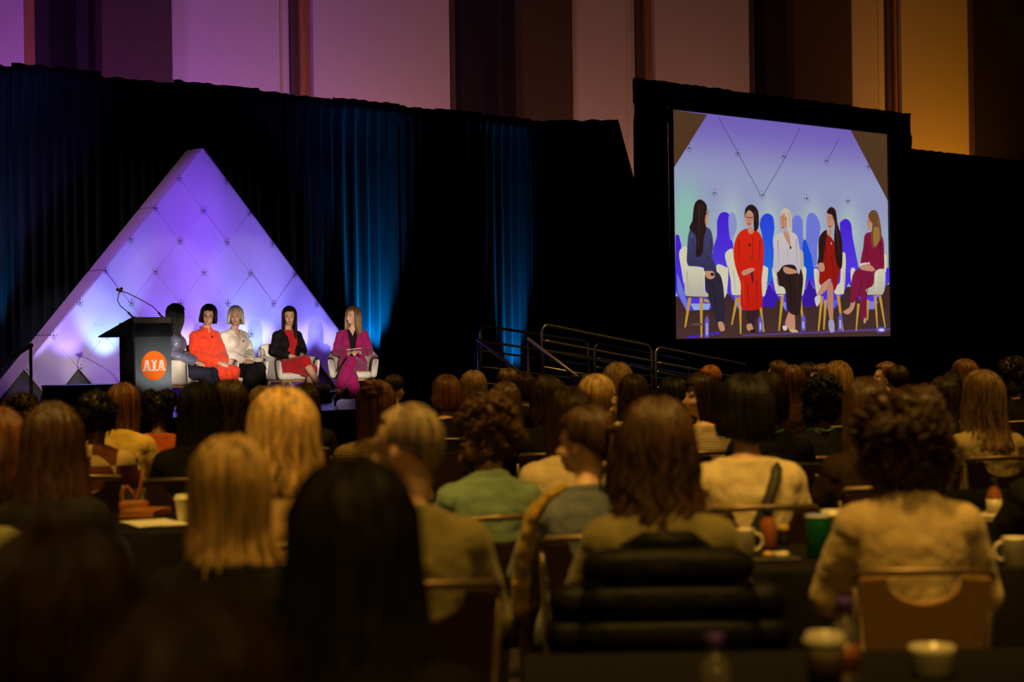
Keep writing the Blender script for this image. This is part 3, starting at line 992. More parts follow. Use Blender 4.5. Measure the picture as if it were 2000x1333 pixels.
NB, FB = SF + 0.05, SF + 1.45
a_s = rb(1000, NB)[0]
a_1 = rb(1062, NB)[0]
a_e = rb(1482, NB)[0]
rmp = empty('access_ramp', st(a_s, NB), TH)
tag(rmp, 'long black wheelchair ramp falling to the right from the stage', 'ramp')
MB().prism([(0, 0), (a_e - a_s + 0.5, 0), (a_e - a_s, 0.03), (a_1 - a_s, STAGE_Z), (0, STAGE_Z)], -0.02, 1.5, 'y').build('ramp_deck', STEPM, rmp)
MB().prism([(0, 0.0), (a_e - a_s, 0), (a_e - a_s, 0.02), (a_1 - a_s, STAGE_Z - 0.03), (0, STAGE_Z - 0.03)], -0.05, -0.022, 'y').build('ramp_fascia', BLACKVEL, rmp)
H = 1.06
n1, n2, n3 = rb(1060, NB), rb(1273, NB), rb(1281, NB)
n4 = rb(1466, NB)
arc_rail(n1, n2, rz(n1[0]), rz(n2[0]), H, (0.22, 0.44, 0.66), lab='near tube railing along the upper half of the ramp', name='ramp_railing', grp='ramp railings')
arc_rail(n3, n4, rz(n3[0]), rz(n4[0]), H, (0.22, 0.44, 0.66), lab='near tube railing along the lower end of the ramp', name='ramp_railing', grp='ramp railings')
f1, f2, f3, f4 = rb(940, FB), rb(1150, FB), rb(1162, FB), rb(1346, FB)
fz = lambda p: rz(p[0] + 0.0)
arc_rail(f1, f2, STAGE_Z, rz(f2[0] - 0.6), H, (0.22, 0.44, 0.66), lab='far tube railing at the stage end of the ramp', name='ramp_railing', grp='ramp railings')
arc_rail(f3, f4, rz(f3[0] - 0.6), rz(f4[0] - 0.6), H, (0.22, 0.44, 0.66), lab='far tube railing on the lower half of the ramp', name='ramp_railing', grp='ramp railings')

STEPZ = STAGE_Z / 4
SRAIL = mat('stair_rail_violet_lit', (0.40, 0.36, 0.44), rough=0.45, metal=0.4)  # violet stage light on the rails is put into this colour


def stairs(a0, w, lab, rails, b0=None, turn=0.0):
    s_ = empty('stage_stairs', st(a0, SF - 0.03 if b0 is None else b0), TH + turn)
    tag(s_, lab, 'stairs')
    for i in range(3):
        z = STAGE_Z - (i + 1) * STEPZ
        MB().bbox(0, w, -0.30 * (i + 1), -0.30 * i - 0.004, 0.004, z, 0.006).build('step', STEPM, s_)
    for x in rails:
        pts = [(x, -0.02, STAGE_Z + 0.86), (x, -1.15, 0.93)]
        MB().tube(pts, 0.024, 8).build('handrail', SRAIL, s_)
        MB().tube([(x, -0.04, STAGE_Z - 0.17), (x, -0.04, STAGE_Z + 0.85)], 0.018, 8).build('rail_post', RAILM, s_)
        MB().tube([(x, -1.12, 0.0), (x, -1.12, 0.95)], 0.018, 8).build('rail_post', RAILM, s_)


ra = acoord(928, 700, SF)
stairs(ra - 0.05, acoord(1026, 700, SF) - ra + 0.1, 'black steps with slanting purple lit handrails right of the stage', (0.05, acoord(1026, 700, SF) - ra + 0.05))
stairs(sA0 - 0.03, 1.0, 'black steps with handrail at the left end of the stage', (0.05, 0.95), SF + 1.1, -pi / 2)
gb = MB().bbox(-0.18, 0.18, -0.15, 0.15, 0, 0.25, 0.01)
p = at(1143, 752, 24.0)
ge = empty('speaker_box', (p.x, p.y, 0), TH)
tag(ge, 'grey speaker box on a stand beside the stair handrail', 'speaker')
MB().bbox(-0.17, 0.17, -0.12, 0.12, p.z - 0.05, p.z + 0.12, 0.01).build('cabinet', mat('grey_case', (0.10, 0.10, 0.12), rough=0.5), ge)
MB().tube([(0, 0, 0), (0, 0, p.z - 0.05)], 0.02, 8).build('stand_pole', BLACKMETAL, ge)
MB().lathe([(0.2, 0), (0.2, 0.015), (0.03, 0.03)], 16).build('stand_base', BLACKMETAL, ge)

# ------------------------------------------------------------ white tub chairs on stage
LEATH = mat('white_leatherette', (0.70, 0.67, 0.60), rough=0.45, spec=0.4, var=0.03, scale=10, bump=0.06, bscale=60)
OAK = mat('oak_leg', (0.50, 0.30, 0.10), rough=0.5, var=0.2, scale=14, stretch=(1, 1, 0.15))


def shell_arm(sgn):
    """side of the tub: slab sweeping from the arm front up into the back"""
    mb = MB()
    prof = [(-0.27, 0.37, 0.62), (-0.20, 0.36, 0.655), (0.0, 0.36, 0.665), (0.14, 0.36, 0.69), (0.24, 0.37, 0.76), (0.30, 0.40, 0.80)]
    vs = []
    n = 12
    for (y, z0, z1) in prof:
        t = sm(0.1, 0.3, y)
        cx_ = sgn * (0.285 - 0.09 * t)
        cz_, hz = (z0 + z1) / 2, (z1 - z0) / 2
        for k in range(n):
            a = 2 * pi * k / n
            sg = lambda q: math.copysign(abs(q) ** 0.45, q)
            lean = 0.035 * sgn * (sg(sin(a)) * 0.5)
            vs.append((cx_ + 0.042 * sg(cos(a)) + lean, y, cz_ + hz * sg(sin(a))))
    m = len(prof)
    fs = [(i * n + k, i * n + (k + 1) % n, (i + 1) * n + (k + 1) % n, (i + 1) * n + k) for i in range(m - 1) for k in range(n)]
    fs += [tuple(range(n)), tuple(range((m - 1) * n, m * n))]
    return mb.add(vs, fs, True)


CH = {}
CH['armrest'] = [shell_arm(-1).mesh('armrest'), shell_arm(1).mesh('armrest')]
CH['backrest'] = [MB().sup((0, 0.29, 0.60), (0.26, 0.055, 0.235), 0.42, 24, 12, Matrix.Rotation(R(-8), 3, 'X')).mesh('backrest')]
CH['seat'] = [MB().sup((0, 0.0, 0.405), (0.255, 0.28, 0.055), 0.4, 24, 10).mesh('seat')]
CH['base_ring'] = [MB().bbox(-0.19, 0.19, -0.19, 0.19, 0.325, 0.352, 0.01).mesh('base_ring')]
CH['leg'] = [MB().tube([(sx * 0.17, sy * 0.17, 0.34), (sx * 0.25, sy * 0.25, 0.0)], [0.021, 0.011], 8).mesh('leg') for sx in (-1, 1) for sy in (-1, 1)]


def tub_chair(loc, rz_, label):
    e = empty('tub_chair', loc, rz_)
    tag(e, label, 'chair', 'white tub chairs on stage')
    for k, ms in CH.items():
        for m_ in ms:
            put(k, m_, {'leg': OAK, 'base_ring': OAK}.get(k, LEATH), e)
    return e


def bottle_small(loc, label):
    e = empty('water_bottle', loc)
    tag(e, label, 'bottle')
    MB().lathe([(0.03, 0), (0.032, 0.01), (0.032, 0.13), (0.03, 0.15), (0.014, 0.185), (0.013, 0.2)], 14).build('bottle_body', mat('water_plastic', (0.5, 0.55, 0.8), rough=0.08, trans=0.85), e)
    MB().lathe([(0.015, 0.2), (0.015, 0.22)], 12).build('cap', mat('bottle_cap_white', (0.7, 0.7, 0.75), rough=0.4), e)

# ------------------------------------------------------------ hair
def hair_mesh(name, L=0.30, Lf=None, open_=118, hl=66, wid=None, vol=0.012, ridge=0.05, wave=0.0, wlen=0.09, clumps=150, cr=0.006,
              ragged=0.03, seed=1, part=0.0, front=0.0, ncol=84, over=0.0, nape=None, flip=0.0):
    """shell of hair hanging from the crown, with ridges and loose locks; head frame, face towards -y"""
    rnd = random.Random(seed)
    Lf = L if Lf is None else Lf
    rx, ry, rz_ = 0.083 + vol, 0.104 + vol, 0.100 + vol * 1.15
    wid = wid or [(0.0, 1.0, 1.0, 0.0), (0.1, 1.04, 0.98, 0.0), (0.3, 1.12, 0.9, 0.0), (0.6, 1.15, 0.9, 0.02)]
    PHI = R(97)
    arc = 0.165

    def total(th):
        d = abs(math.degrees(th))
        t = sm(0, open_, d)
        drop = L + (Lf - L) * t
        drop += ragged * noise.noise(Vector((th * 9, seed, 0)))
        full = arc + max(0.0, drop)
        if nape is not None:                       # short hair: stops on the skull
            full = arc * (nape + (Lf - nape) * t)
        hair_line = arc * (hl / 97.0) * (1.0 + 0.12 * noise.noise(Vector((th * 6, seed, 4))))
        return full + (hair_line - full) * sm(open_, open_ + 14, d)

    def surf(th, t, off=0.0, T=None):
        T = T or total(th)
        s = t * T
        w = wave * sin(2 * pi * s / wlen + 4 * noise.noise(Vector((th * 2.5, seed, 7)))) * sm(0.4 * arc, arc * 1.3, s)
        rdg = 1 + ridge * noise.noise(Vector((th * 11 + w * 8, s * 3.0, seed))) + ridge * 0.7 * noise.noise(Vector((th * 27, s * 4.0, seed + 5)))
        if s < arc:
            ph = s / arc * PHI
            r = sin(ph)
            bulge = 1 + 0.03 * sin(2 * ph)
            lift = (off + (rdg - 1) * 0.08)
            x = (rx * bulge + lift) * r * sin(th)
            y = (ry * bulge + lift) * r * cos(th)
            z = (rz_ + lift) * cos(ph)
            y += 0.0
        else:
            dz = s - arc
            sx, sy, yo = interp(wid, dz)
            x = (rx * sx * rdg + off) * sin(th) * sin(PHI)
            y = (ry * sy * rdg + off) * cos(th) * sin(PHI) + yo
            z = rz_ * cos(PHI) - dz
            e = sm(0.75, 1.0, t) * flip
            x += e * sin(th)
            y += e * cos(th)
        x += w * cos(th) * 0.8 + w * 0.3
        y -= w * sin(th) * 0.8
        return Vector((x, y + 0.012, z + 0.03))

    mb = MB()
    rows = 22
    v = []
    for j in range(rows + 1):
        for i in range(ncol):
            th = -pi + 2 * pi * i / ncol
            v.append(surf(th, max(j / rows, 0.004)))
    # inner lining so that the ends have thickness
    for j in range(3):
        for i in range(ncol):
            th = -pi + 2 * pi * i / ncol
            p = surf(th, 1.0 - 0.10 * j)
            c = Vector((0, 0.015, p.z + 0.004))
            v.append(c + (p - c) * (0.93 - 0.10 * j))
    m = rows + 4
    f = [(j * ncol + i, j * ncol + (i + 1) % ncol, (j + 1) * ncol + (i + 1) % ncol, (j + 1) * ncol + i) for j in range(m - 1) for i in range(ncol)]
    mb.add(v, f, True)
    for k in range(clumps):
        th = rnd.uniform(-1, 1) * R(open_ - 2 + (25 if rnd.random() < 0.12 else 0))
        T = total(th)
        t0, t1 = rnd.uniform(0.02, 0.4), rnd.uniform(0.86, 1.04)
        if nape is not None:
            t1 = min(1.0, t1)
        off = rnd.uniform(0.0005, 0.006)
        dth = rnd.uniform(-0.12, 0.12)
        sg = 11
        pts, rs = [], []
        r0 = cr * rnd.uniform(0.6, 1.3)
        for q in range(sg):
            u = q / (sg - 1)
            t = t0 + (t1 - t0) * u
            pts.append(surf(th + dth * u, t, off, T))
            rs.append(r0 * (0.35 + 0.65 * sin(pi * (0.12 + 0.8 * u))) if u < 1 else r0 * 0.1)
        mb.tube(pts, rs, 4, cap=False)
    return mb.mesh(name)


def curly_mesh(name, size=(0.125, 0.13, 0.125), c=(0, 0.03, 0.05), amp=0.02, freq=22, curls=260, cr=0.0065, coil=0.013, seed=1, drop=0.0, front=-0.055):
    """mass of curls: noisy cap with little coils standing out of it"""
    rnd = random.Random(seed)
    bm = bmesh.new()
    bmesh.ops.create_icosphere(bm, subdivisions=5, radius=1.0)
    mb = MB()

    def P(n, off=0.0):
        k = 1 + (amp * noise.noise(n * 2.2 + Vector((seed, 0, 0))) * 2.2 + amp * 0.9 * noise.noise(n * freq / 3 + Vector((0, seed, 0)))) / size[0]
        p = Vector((n.x * size[0], n.y * size[1], n.z * size[2])) * k + n * off
        if n.z < 0:
            p.z -= drop * (-n.z)
            p.x *= 1 + 0.12 * min(1, -n.z) * (drop > 0)
        p += Vector(c)
        if n.y < -0.3 and p.z < 0.10:              # keep the face clear
            p.y = max(p.y, front)
        return p
    vs = [P(q.co.normalized()) for q in bm.verts]
    mb.add(vs, [[q.index for q in f.verts] for f in bm.faces], True)
    bm.free()
    for k in range(curls):
        z = rnd.uniform(-0.85, 1)
        a = rnd.uniform(0, 2 * pi)
        r = math.sqrt(1 - z * z)
        n = Vector((r * cos(a), r * sin(a), z))
        if n.y < -0.45 and n.z < 0.55:
            continue
        t = n.orthogonal().normalized()
        b = n.cross(t)
        p0 = P(n, -0.004)
        ln = rnd.uniform(0.02, 0.05)
        d = (n * 0.5 + Vector((0, 0, -0.8)) + t * rnd.uniform(-.4, .4)).normalized()
        s1 = d.orthogonal().normalized()
        s2 = d.cross(s1)
        ph = rnd.uniform(0, 6.3)
        pts = [p0 + d * (ln * (q / 9 - 0.3)) + (s1 * cos(ph + q * 1.15) + s2 * sin(ph + q * 1.15)) * coil for q in range(10)]
        mb.tube(pts, [cr * (1 - 0.5 * q / 9) for q in range(10)], 4, cap=False)
    return mb.mesh(name)


def pulled_back(name, seed=1, vol=0.004, tail=None, bun=None, braid=False):
    """hair drawn tight over the skull into a tail, a bun or a pinned braid"""
    base = hair_mesh(name + '_b', open_=100, hl=64, nape=1.5, Lf=1.0, vol=vol, ridge=0.05, clumps=160, cr=0.004, seed=seed, ragged=0.01, wid=[(0, 1, 1, 0), (0.04, 0.92, 0.94, 0), (0.09, 0.74, 0.78, 0)])
    mb = MB()
    mb.add([v.co.copy() for v in base.vertices], [tuple(p.vertices) for p in base.polygons], True)
    bpy.data.meshes.remove(base)
    rnd = random.Random(seed)
    if tail:
        (x0, y0, z0), ln, rr_ = tail
        for k in range(46):
            a = rnd.uniform(0, 6.28)
            q0 = rnd.uniform(0, 1) ** 0.5
            pts, rs = [], []
            for s in range(12):
                u = s / 11
                w = rr_ * q0 * (0.35 + 1.1 * sin(pi * min(1, 0.12 + 0.62 * u)))
                pts.append((x0 + w * cos(a) + 0.012 * sin(6 * u + k), y0 + 0.03 + 0.07 * sin(pi * min(1, u * 1.3)) * (1 - 0.4 * u) + w * sin(a) * 0.8, z0 + 0.03 * sin(pi * min(1, u * 2.2)) - ln * u ** 1.4))
                rs.append(0.011 * (1 - 0.75 * u))
            mb.tube(pts, rs, 5)
    if bun:
        (x0, y0, z0), r_ = bun
        mb.sup((x0, y0, z0), (r_, r_ * 0.8, r_ * 0.9), 1.0, 18, 12)
        for k in range(26):
            n = Vector((rnd.uniform(-1, 1), rnd.uniform(-1, 1), rnd.uniform(-1, 1))).normalized()
            t = n.orthogonal().normalized()
            b = n.cross(t)
            pts = [Vector((x0, y0, z0)) + (n * (0.25 * sin(q * .5 + k)) + t * cos(q * 0.55) + b * sin(q * 0.55)) * r_ * rnd.uniform(0.94, 1.12) for q in range(9)]
            mb.tube(pts, 0.007, 5)
    if braid:
        for k in range(13):
            u = k / 12
            a = -1.9 + 3.1 * u
            c = Vector((0.082 * sin(a * 0.9) * 1.05, 0.075 + 0.035 * cos(a * 0.7), -0.005 - 0.085 * sin(pi * min(1, u * 1.15)) + 0.02))
            mb.sup(c, (0.021, 0.017, 0.015), 0.9, 10, 8, Matrix.Rotation(a + (0.6 if k % 2 else -0.6), 3, 'Y'))
            mb.sup(c + Vector((0, 0.006, 0.012 if k % 2 else -0.012)), (0.016, 0.013, 0.012), 0.9, 10, 8)
        mb.sup((0.02, 0.10, -0.085), (0.03, 0.022, 0.022), 0.9, 12, 8)
    return mb.mesh(name)


# ------------------------------------------------------------ bodies
def head_into(mb, M):
    h = MB()
    h.sup((0, 0.012, 0.028), (0.074, 0.092, 0.092), 1.0, 24, 16)
    h.sup((0, -0.022, -0.035), (0.056, 0.066, 0.075), 0.95, 20, 14)
    h.sup((0, -0.052, -0.083), (0.026, 0.030, 0.024), 1.0, 14, 10)
    h.sup((0, -0.070, 0.020), (0.048, 0.018, 0.016), 1.0, 14, 8)
    for s in (-1, 1):
        h.sup((s * 0.036, -0.056, -0.032), (0.022, 0.026, 0.024), 1.0, 12, 8)
        h.sup((s * 0.077, 0.012, -0.012), (0.010, 0.019, 0.031), 1.0, 12, 10, Matrix.Rotation(R(-12), 3, 'X'))
    h.tube([(0, -0.080, 0.012), (0, -0.098, -0.016), (0, -0.110, -0.033), (0, -0.090, -0.042)], [0.007, 0.010, 0.0125, 0.008], 8)
    h.sup((0, -0.084, -0.063), (0.021, 0.011, 0.010), 1.0, 12, 8)
    h.tube([(0, 0.02, -0.05), (0, 0.03, -0.10)], [0.055, 0.052], 14)
    h.xf(M)
    mb.add(h.v, h.f, True)


def hand_into(mb, w, d, up, side, curl=0.6, spread=1.0):
    """w wrist, d direction of the hand, up = back of the hand, side = +1 thumb towards d x up"""
    w, d, up = Vector(w), Vector(d).normalized(), Vector(up)
    up = (up - d * up.dot(d)).normalized()
    s = d.cross(up) * side
    M = Matrix((s, d, up)).transposed()
    mb.sup(w + d * 0.048, (0.038, 0.050, 0.015), 0.7, 14, 8, M)
    for k, (o, ln) in enumerate(((0.028, 0.072), (0.0095, 0.082), (-0.0095, 0.076), (-0.028, 0.060))):
        base = w + d * 0.088 + s * o
        pts = [base]
        ang = 0.0
        cur = base
        for seg in range(3):
            ang += curl * (0.55 + 0.25 * seg)
            dirv = d * cos(ang) - up * sin(ang) + s * (o * 1.5 * spread)
            cur = cur + dirv.normalized() * ln * (0.45, 0.32, 0.23)[seg]
            pts.append(cur)
        mb.limb(pts, [0.0095, 0.009, 0.0082, 0.0072], 8)
    b = w + d * 0.022 + s * 0.030
    mb.limb([b, b + (d * 0.7 + s * 0.75 - up * 0.2).normalized() * 0.035, b + (d * 0.95 + s * 0.5 - up * 0.45).normalized() * 0.066], [0.0125, 0.0105, 0.0085], 8)


def joints(**kw):
    J = dict(lean=0.0, side=0.0, shw=0.148,
             kneeL=(0.10, -0.42, 0.49), ankL=(0.10, -0.45, 0.10), toeL=(0.11, -0.60, 0.045),
             kneeR=(-0.10, -0.42, 0.49), ankR=(-0.10, -0.45, 0.10), toeR=(-0.11, -0.60, 0.045),
             elL=(0.24, 0.03, 0.74), wrL=(0.07, -0.20, 0.65), elR=(-0.24, 0.03, 0.74), wrR=(-0.07, -0.20, 0.65),
             hdL=(-0.5, -0.8, -0.1), hdR=(0.5, -0.8, -0.1), yaw=0.0, pitch=0.0, tilt=0.0, headz=1.19, heady=0.0, slim=1.0)
    J.update(kw)
    sh = lambda p: Vector((p[0] + J['side'] * (p[2] - 0.5), p[1] - J['lean'] * (p[2] - 0.5), p[2]))
    J['sh'] = sh
    J['shL'], J['shR'] = sh((J['shw'], 0.06, 0.935)), sh((-J['shw'], 0.06, 0.935))
    J['head'] = sh((0, 0.015 + J['heady'], J['headz']))
    J['M'] = Matrix.Translation(J['head']) @ Matrix.Rotation(R(J['yaw']), 4, 'Z') @ Matrix.Rotation(R(J['tilt']), 4, 'Y') @ Matrix.Rotation(R(J['pitch']), 4, 'X')
    return J


TORSO = [(0.425, 0.05, 0.15, 0.115), (0.47, 0.05, 0.178, 0.135), (0.55, 0.055, 0.178, 0.13), (0.66, 0.065, 0.143, 0.108), (0.74, 0.065, 0.142, 0.106),
         (0.83, 0.055, 0.152, 0.114), (0.90, 0.055, 0.158, 0.110), (0.95, 0.062, 0.150, 0.092), (0.985, 0.065, 0.118, 0.075), (1.01, 0.064, 0.085, 0.065), (1.035, 0.062, 0.062, 0.056)]


def torso_into(mb, J, inf=0.0, z0=0.4, z1=1.1, bust=0.015):
    rg = []
    for (z, y, rx, ry) in TORSO:
        if z0 <= z <= z1:
            c = J['sh']((0, y, z))
            rg.append((c.x, c.y, z, (rx + inf) * J['slim'], ry + inf))
    rg[-1] = (rg[-1][0], rg[-1][1], rg[-1][2] + inf * 0.6, rg[-1][3], rg[-1][4])
    mb.rings(rg, 28)
    if bust:
        for s in (-1, 1):
            mb.sup(J['sh']((s * 0.068, -0.022, 0.85)), (0.075 + inf, 0.045 + bust + inf * 0.8, 0.080 + inf), 1.0, 14, 10)


def arms_into(mb, J, inf=0.0, upto=1.0, flare=0.0):
    for s in ('L', 'R'):
        a, b, c = J['sh' + s], Vector(J['el' + s]), Vector(J['wr' + s])
        inn = a + Vector((-0.085 if s == 'L' else 0.085, 0, 0.025))
        if upto <= 0.5:
            e = a.lerp(b, upto * 2)
            mb.limb([inn, a, e], [0.050 + inf, 0.052 + inf, 0.048 + inf])
        else:
            e = b.lerp(c, (upto - 0.5) * 2)
            mb.limb([inn, a, a.lerp(b, 0.5), b, b.lerp(e, 0.5), e], [0.050 + inf, 0.052 + inf, 0.049 + inf, 0.043 + inf, 0.040 + inf + flare, 0.029 + inf + flare])


def legs_into(mb, J, inf=0.0, upto=1.0, hips=True, flare=0.0):
    for s, x in (('L', 0.09), ('R', -0.09)):
        h, k, a = Vector((x, 0.03, 0.50)), Vector(J['knee' + s]), Vector(J['ank' + s])
        if upto <= 0.5:
            mb.limb([h, h.lerp(k, upto * 2)], [0.088 + inf, 0.075 + inf])
        else:
            e = k.lerp(a, (upto - 0.5) * 2)
            mb.limb([h, h.lerp(k, 0.5), k, k.lerp(e, 0.35), e], [0.088 + inf, 0.076 + inf, 0.056 + inf, 0.053 + inf + flare, 0.036 + inf + flare])


def body_mesh(name, J, voxel=0.007, hands=True, curl=0.6):
    mb = MB()
    torso_into(mb, J)
    arms_into(mb, J)
    legs_into(mb, J)
    head_into(mb, J['M'])
    nb = J['sh']((0, 0.06, 1.02))
    nk = J['M'] @ Vector((0, 0.028, -0.085))
    mb.limb([nb, nb.lerp(nk, 0.5), nk], [0.054, 0.047, 0.048], 14)
    for s, x in (('L', 1), ('R', -1)):
        a, t = Vector(J['ank' + s]), Vector(J['toe' + s])
        heel = a + (a - t).normalized() * 0.03
        heel.z = min(a.z, t.z + 0.02)
        mb.limb([a, heel.lerp(t, 0.45) + Vector((0, 0, 0.015)), t], [0.036, 0.034, 0.022], 10)
        mb.sup(heel, (0.030, 0.030, 0.028))
        if hands:
            hand_into(mb, J['wr' + s], J['hd' + s], (0.25 * x, -0.15, 1), -x if True else x, curl)
    return remesh(mb, name, voxel, 2)


def cut(me, cond):
    bm = bmesh.new()
    bm.from_mesh(me)
    kill = [f for f in bm.faces if cond(f.calc_center_median())]
    bmesh.ops.delete(bm, geom=kill, context='FACES')
    bm.to_mesh(me)
    bm.free()
    return me


def skirt_into(mb, J, inf=0.03, hem=0.2, wid=0.17, front=-0.44):
    torso_into(mb, J, inf * 0.8, 0.4, 0.7, 0)
    for s, x in (('L', 0.09), ('R', -0.09)):
        h, k = Vector((x, 0.03, 0.50)), Vector(J['knee' + s])
        mb.limb([h, h.lerp(k, 0.5), k], [0.09 + inf, 0.08 + inf, 0.062 + inf])
    kc = (Vector(J['kneeL']) + Vector(J['kneeR'])) / 2
    mb.sup((0, -0.2, 0.5), (0.15, 0.26, 0.07 + inf * 0.5), 0.7)
    ac = (Vector(J['ankL']) + Vector(J['ankR'])) / 2
    mb.rings([(kc.x + (ac.x - kc.x) * t, kc.y + 0.015 + (ac.y - kc.y) * t, kc.z + 0.03 + (hem - kc.z - 0.03) * t, wid * (0.85 + 0.2 * t), 0.085 + 0.03 * t) for t in (0, 0.2, 0.4, 0.6, 0.8, 1.0)], 24)


SKINL = mat('skin_light', (0.68, 0.42, 0.31), rough=0.5, spec=0.35, var=0.05, scale=30)
SKINM = mat('skin_tan', (0.60, 0.36, 0.25), rough=0.5, spec=0.35, var=0.05, scale=30)
SKIND = mat('skin_brown', (0.16, 0.075, 0.04), rough=0.5, spec=0.35, var=0.05, scale=30)
HAIR = {k: hairmat(k, c) for k, c in dict(black=(0.010, 0.008, 0.008), dark=(0.022, 0.011, 0.007), brown=(0.065, 0.030, 0.014), auburn=(0.115, 0.040, 0.015),
        blonde=(0.46, 0.29, 0.12), gold=(0.34, 0.20, 0.07), light=(0.20, 0.115, 0.05), ginger=(0.36, 0.10, 0.025), grey=(0.30, 0.22, 0.14), pale=(0.72, 0.62, 0.46), chestnut=(0.04, 0.015, 0.007)).items()}
EYEW = mat('eye_white', (0.7, 0.68, 0.66), rough=0.2)
EYED = mat('eye_dark', (0.015, 0.01, 0.008), rough=0.15)
LIP = mat('lip_rose', (0.42, 0.10, 0.10), rough=0.4)
SPECT = mat('spectacle_frame', (0.02, 0.015, 0.012), rough=0.35)


def face_parts(body, M, browc, lips=True, glasses=False):
    bv = BVHTree.FromPolygons([v.co for v in body.data.vertices], [tuple(p.vertices) for p in body.data.polygons])
    fwd = (M.to_3x3() @ Vector((0, 1, 0)))

    def on(x, z):
        o = M @ Vector((x, -0.3, z))
        r = bv.ray_cast(o, fwd)
        return (M.inverted() @ r[0]) if r[0] else Vector((x, -0.09, z))
    R3 = M.to_3x3()
    for s in (-1, 1):
        p = on(s * 0.032, -0.003)
        MB().sup(M @ (p + Vector((0, 0.002, 0))), (0.0145, 0.006, 0.0065), 1.0, 12, 8, R3).build('eye', EYEW, body)
        MB().sup(M @ (p + Vector((0, -0.003, 0))), (0.0062, 0.003, 0.0062), 1.0, 10, 8, R3).build('iris', EYED, body)
        q = [on(s * x, z) + Vector((0, -0.001, 0)) for x, z in ((0.016, 0.018), (0.032, 0.023), (0.048, 0.017))]
        MB().tube([M @ a for a in q], [0.0028, 0.0032, 0.0018], 6).build('eyebrow', browc, body)
        q = [on(s * x, z) + Vector((0, -0.001, 0)) for x, z in ((0.017, -0.001), (0.030, 0.005), (0.046, 0.000))]
        MB().tube([M @ a for a in q], 0.0018, 5).build('eyelash', EYED, body)
    if lips:
        p = on(0, -0.063)
        MB().sup(M @ (p + Vector((0, 0.002, 0.0028))), (0.021, 0.006, 0.0042), 1.0, 12, 8, R3).sup(M @ (p + Vector((0, 0.002, -0.0048))), (0.018, 0.0065, 0.005), 1.0, 12, 8, R3).build('lips', LIP, body)
    if glasses:
        spectacles(body, M)


def spectacles(parent, M, m=None):
    g = MB()
    for s in (-1, 1):
        g.tube([M @ Vector((s * 0.034 + 0.026 * cos(a), -0.108, -0.004 + 0.021 * sin(a))) for a in [2 * pi * k / 16 for k in range(17)]], 0.0022, 5, cap=False)
        g.tube([M @ Vector(q) for q in ((s * 0.060, -0.107, 0.004), (s * 0.080, -0.08, 0.003), (s * 0.082, 0.0, 0.0), (s * 0.080, 0.03, -0.02))], 0.0022, 5)
    g.tube([M @ Vector((-0.008, -0.108, 0)), M @ Vector((0.008, -0.108, 0))], 0.0022, 5)
    return g.build('spectacles', m or SPECT, parent)


def child_m(o, M):
    o.matrix_basis = M
    return o


# ------------------------------------------------------------ the panel on stage
def seat_pos(px, py=770, b=19.5):
    a = acoord(px, py, b)
    return st(a, b, STAGE_Z)


def shoe(mb, a, t, h=0.05, w=0.043, heel=0.0):
    a, t = Vector(a), Vector(t)
    d = (t - a)
    hl = Vector((a.x, a.y, t.z)) - d.normalized() * 0.025
    mb.limb([hl + Vector((0, 0, 0.008 + heel)), hl.lerp(t, 0.5) + Vector((0, 0, 0.01 + heel * 0.4)), t + Vector((0, 0, -0.005))], [w * 0.95, w, w * 0.72], 12)


def panelist(label, px, b_, rz_, J, hair, hairc, skin, garments, browc=None, glasses=False, chair_label='', curl=0.6, push=0.0, lips=True):
    loc = seat_pos(px, 770, b_)
    tub_chair(loc, rz_, chair_label)
    fw = Vector((sin(rz_), -cos(rz_), 0))
    e = empty('person', loc + fw * (0.04 + push), rz_)
    tag(e, label, 'person', 'panel on stage')
    b = put('body', body_mesh('body', J, 0.0068, True, curl), skin, e)
    for (nm, m, fn, vox, disp, cond) in garments:
        mb = MB()
        fn(mb, J)
        g = remesh(mb, nm, vox, 3, disp, 0.06)
        if cond:
            cut(g, lambda c: cond(c, J))
        put(nm, g, m, e)
    face_parts(b, J['M'], browc or hairc, lips, glasses)
    child_m(put('hair', hair, hairc, e), J['M'])
    return e, b


def f_top(inf=0.012, z0=0.5, arms=1.0, flare=0.0, bust=0.015):
    def fn(mb, J):
        torso_into(mb, J, inf, z0, 1.03, bust)
        arms_into(mb, J, inf, arms, flare)
    return fn


def f_collar(r=0.068, h=0.035):
    def fn(mb, J):
        c = J['sh']((0, 0.058, 1.045))
        mb.tube([c + Vector((r * sin(a), r * 0.85 * cos(a), h * 0.3 * cos(a))) for a in [R(-140 + 280 * k / 20) for k in range(21)]], 0.013, 8)
        for s in (-1, 1):
            mb.sup(c + Vector((s * 0.035, -0.068, -0.025)), (0.022, 0.010, 0.026), 0.8, 10, 8, Matrix.Rotation(R(s * 28), 3, 'Y'))
    return fn


f_neck = lambda c, J: c.z > 1.035
f_v = lambda zb, k: (lambda c, J: c.z > 1.035 or (c.y - J['sh']((0, 0.06, c.z)).y < -0.02 and abs(c.x - J['sh']((0, 0, c.z)).x) < (c.z - zb) * k))


def f_open(zb, w0, k):
    return lambda c, J: c.z > 1.04 or (c.y - J['sh']((0, 0.06, c.z)).y < -0.03 and abs(c.x - J['sh']((0, 0, c.z)).x) < w0 + max(0, c.z - zb) * k and c.z > 0.5)


def f_trousers(inf=0.016, upto=0.98, flare=0.02):
    def fn(mb, J):
        torso_into(mb, J, inf * 0.7, 0.4, 0.67, 0)
        legs_into(mb, J, inf, upto, True, flare)
    return fn


def f_shoes(heel=0.0, w=0.043, sides='LR'):
    def fn(mb, J):
        for s in sides:
            shoe(mb, J['ank' + s], J['toe' + s], w=w, heel=heel)
    return fn


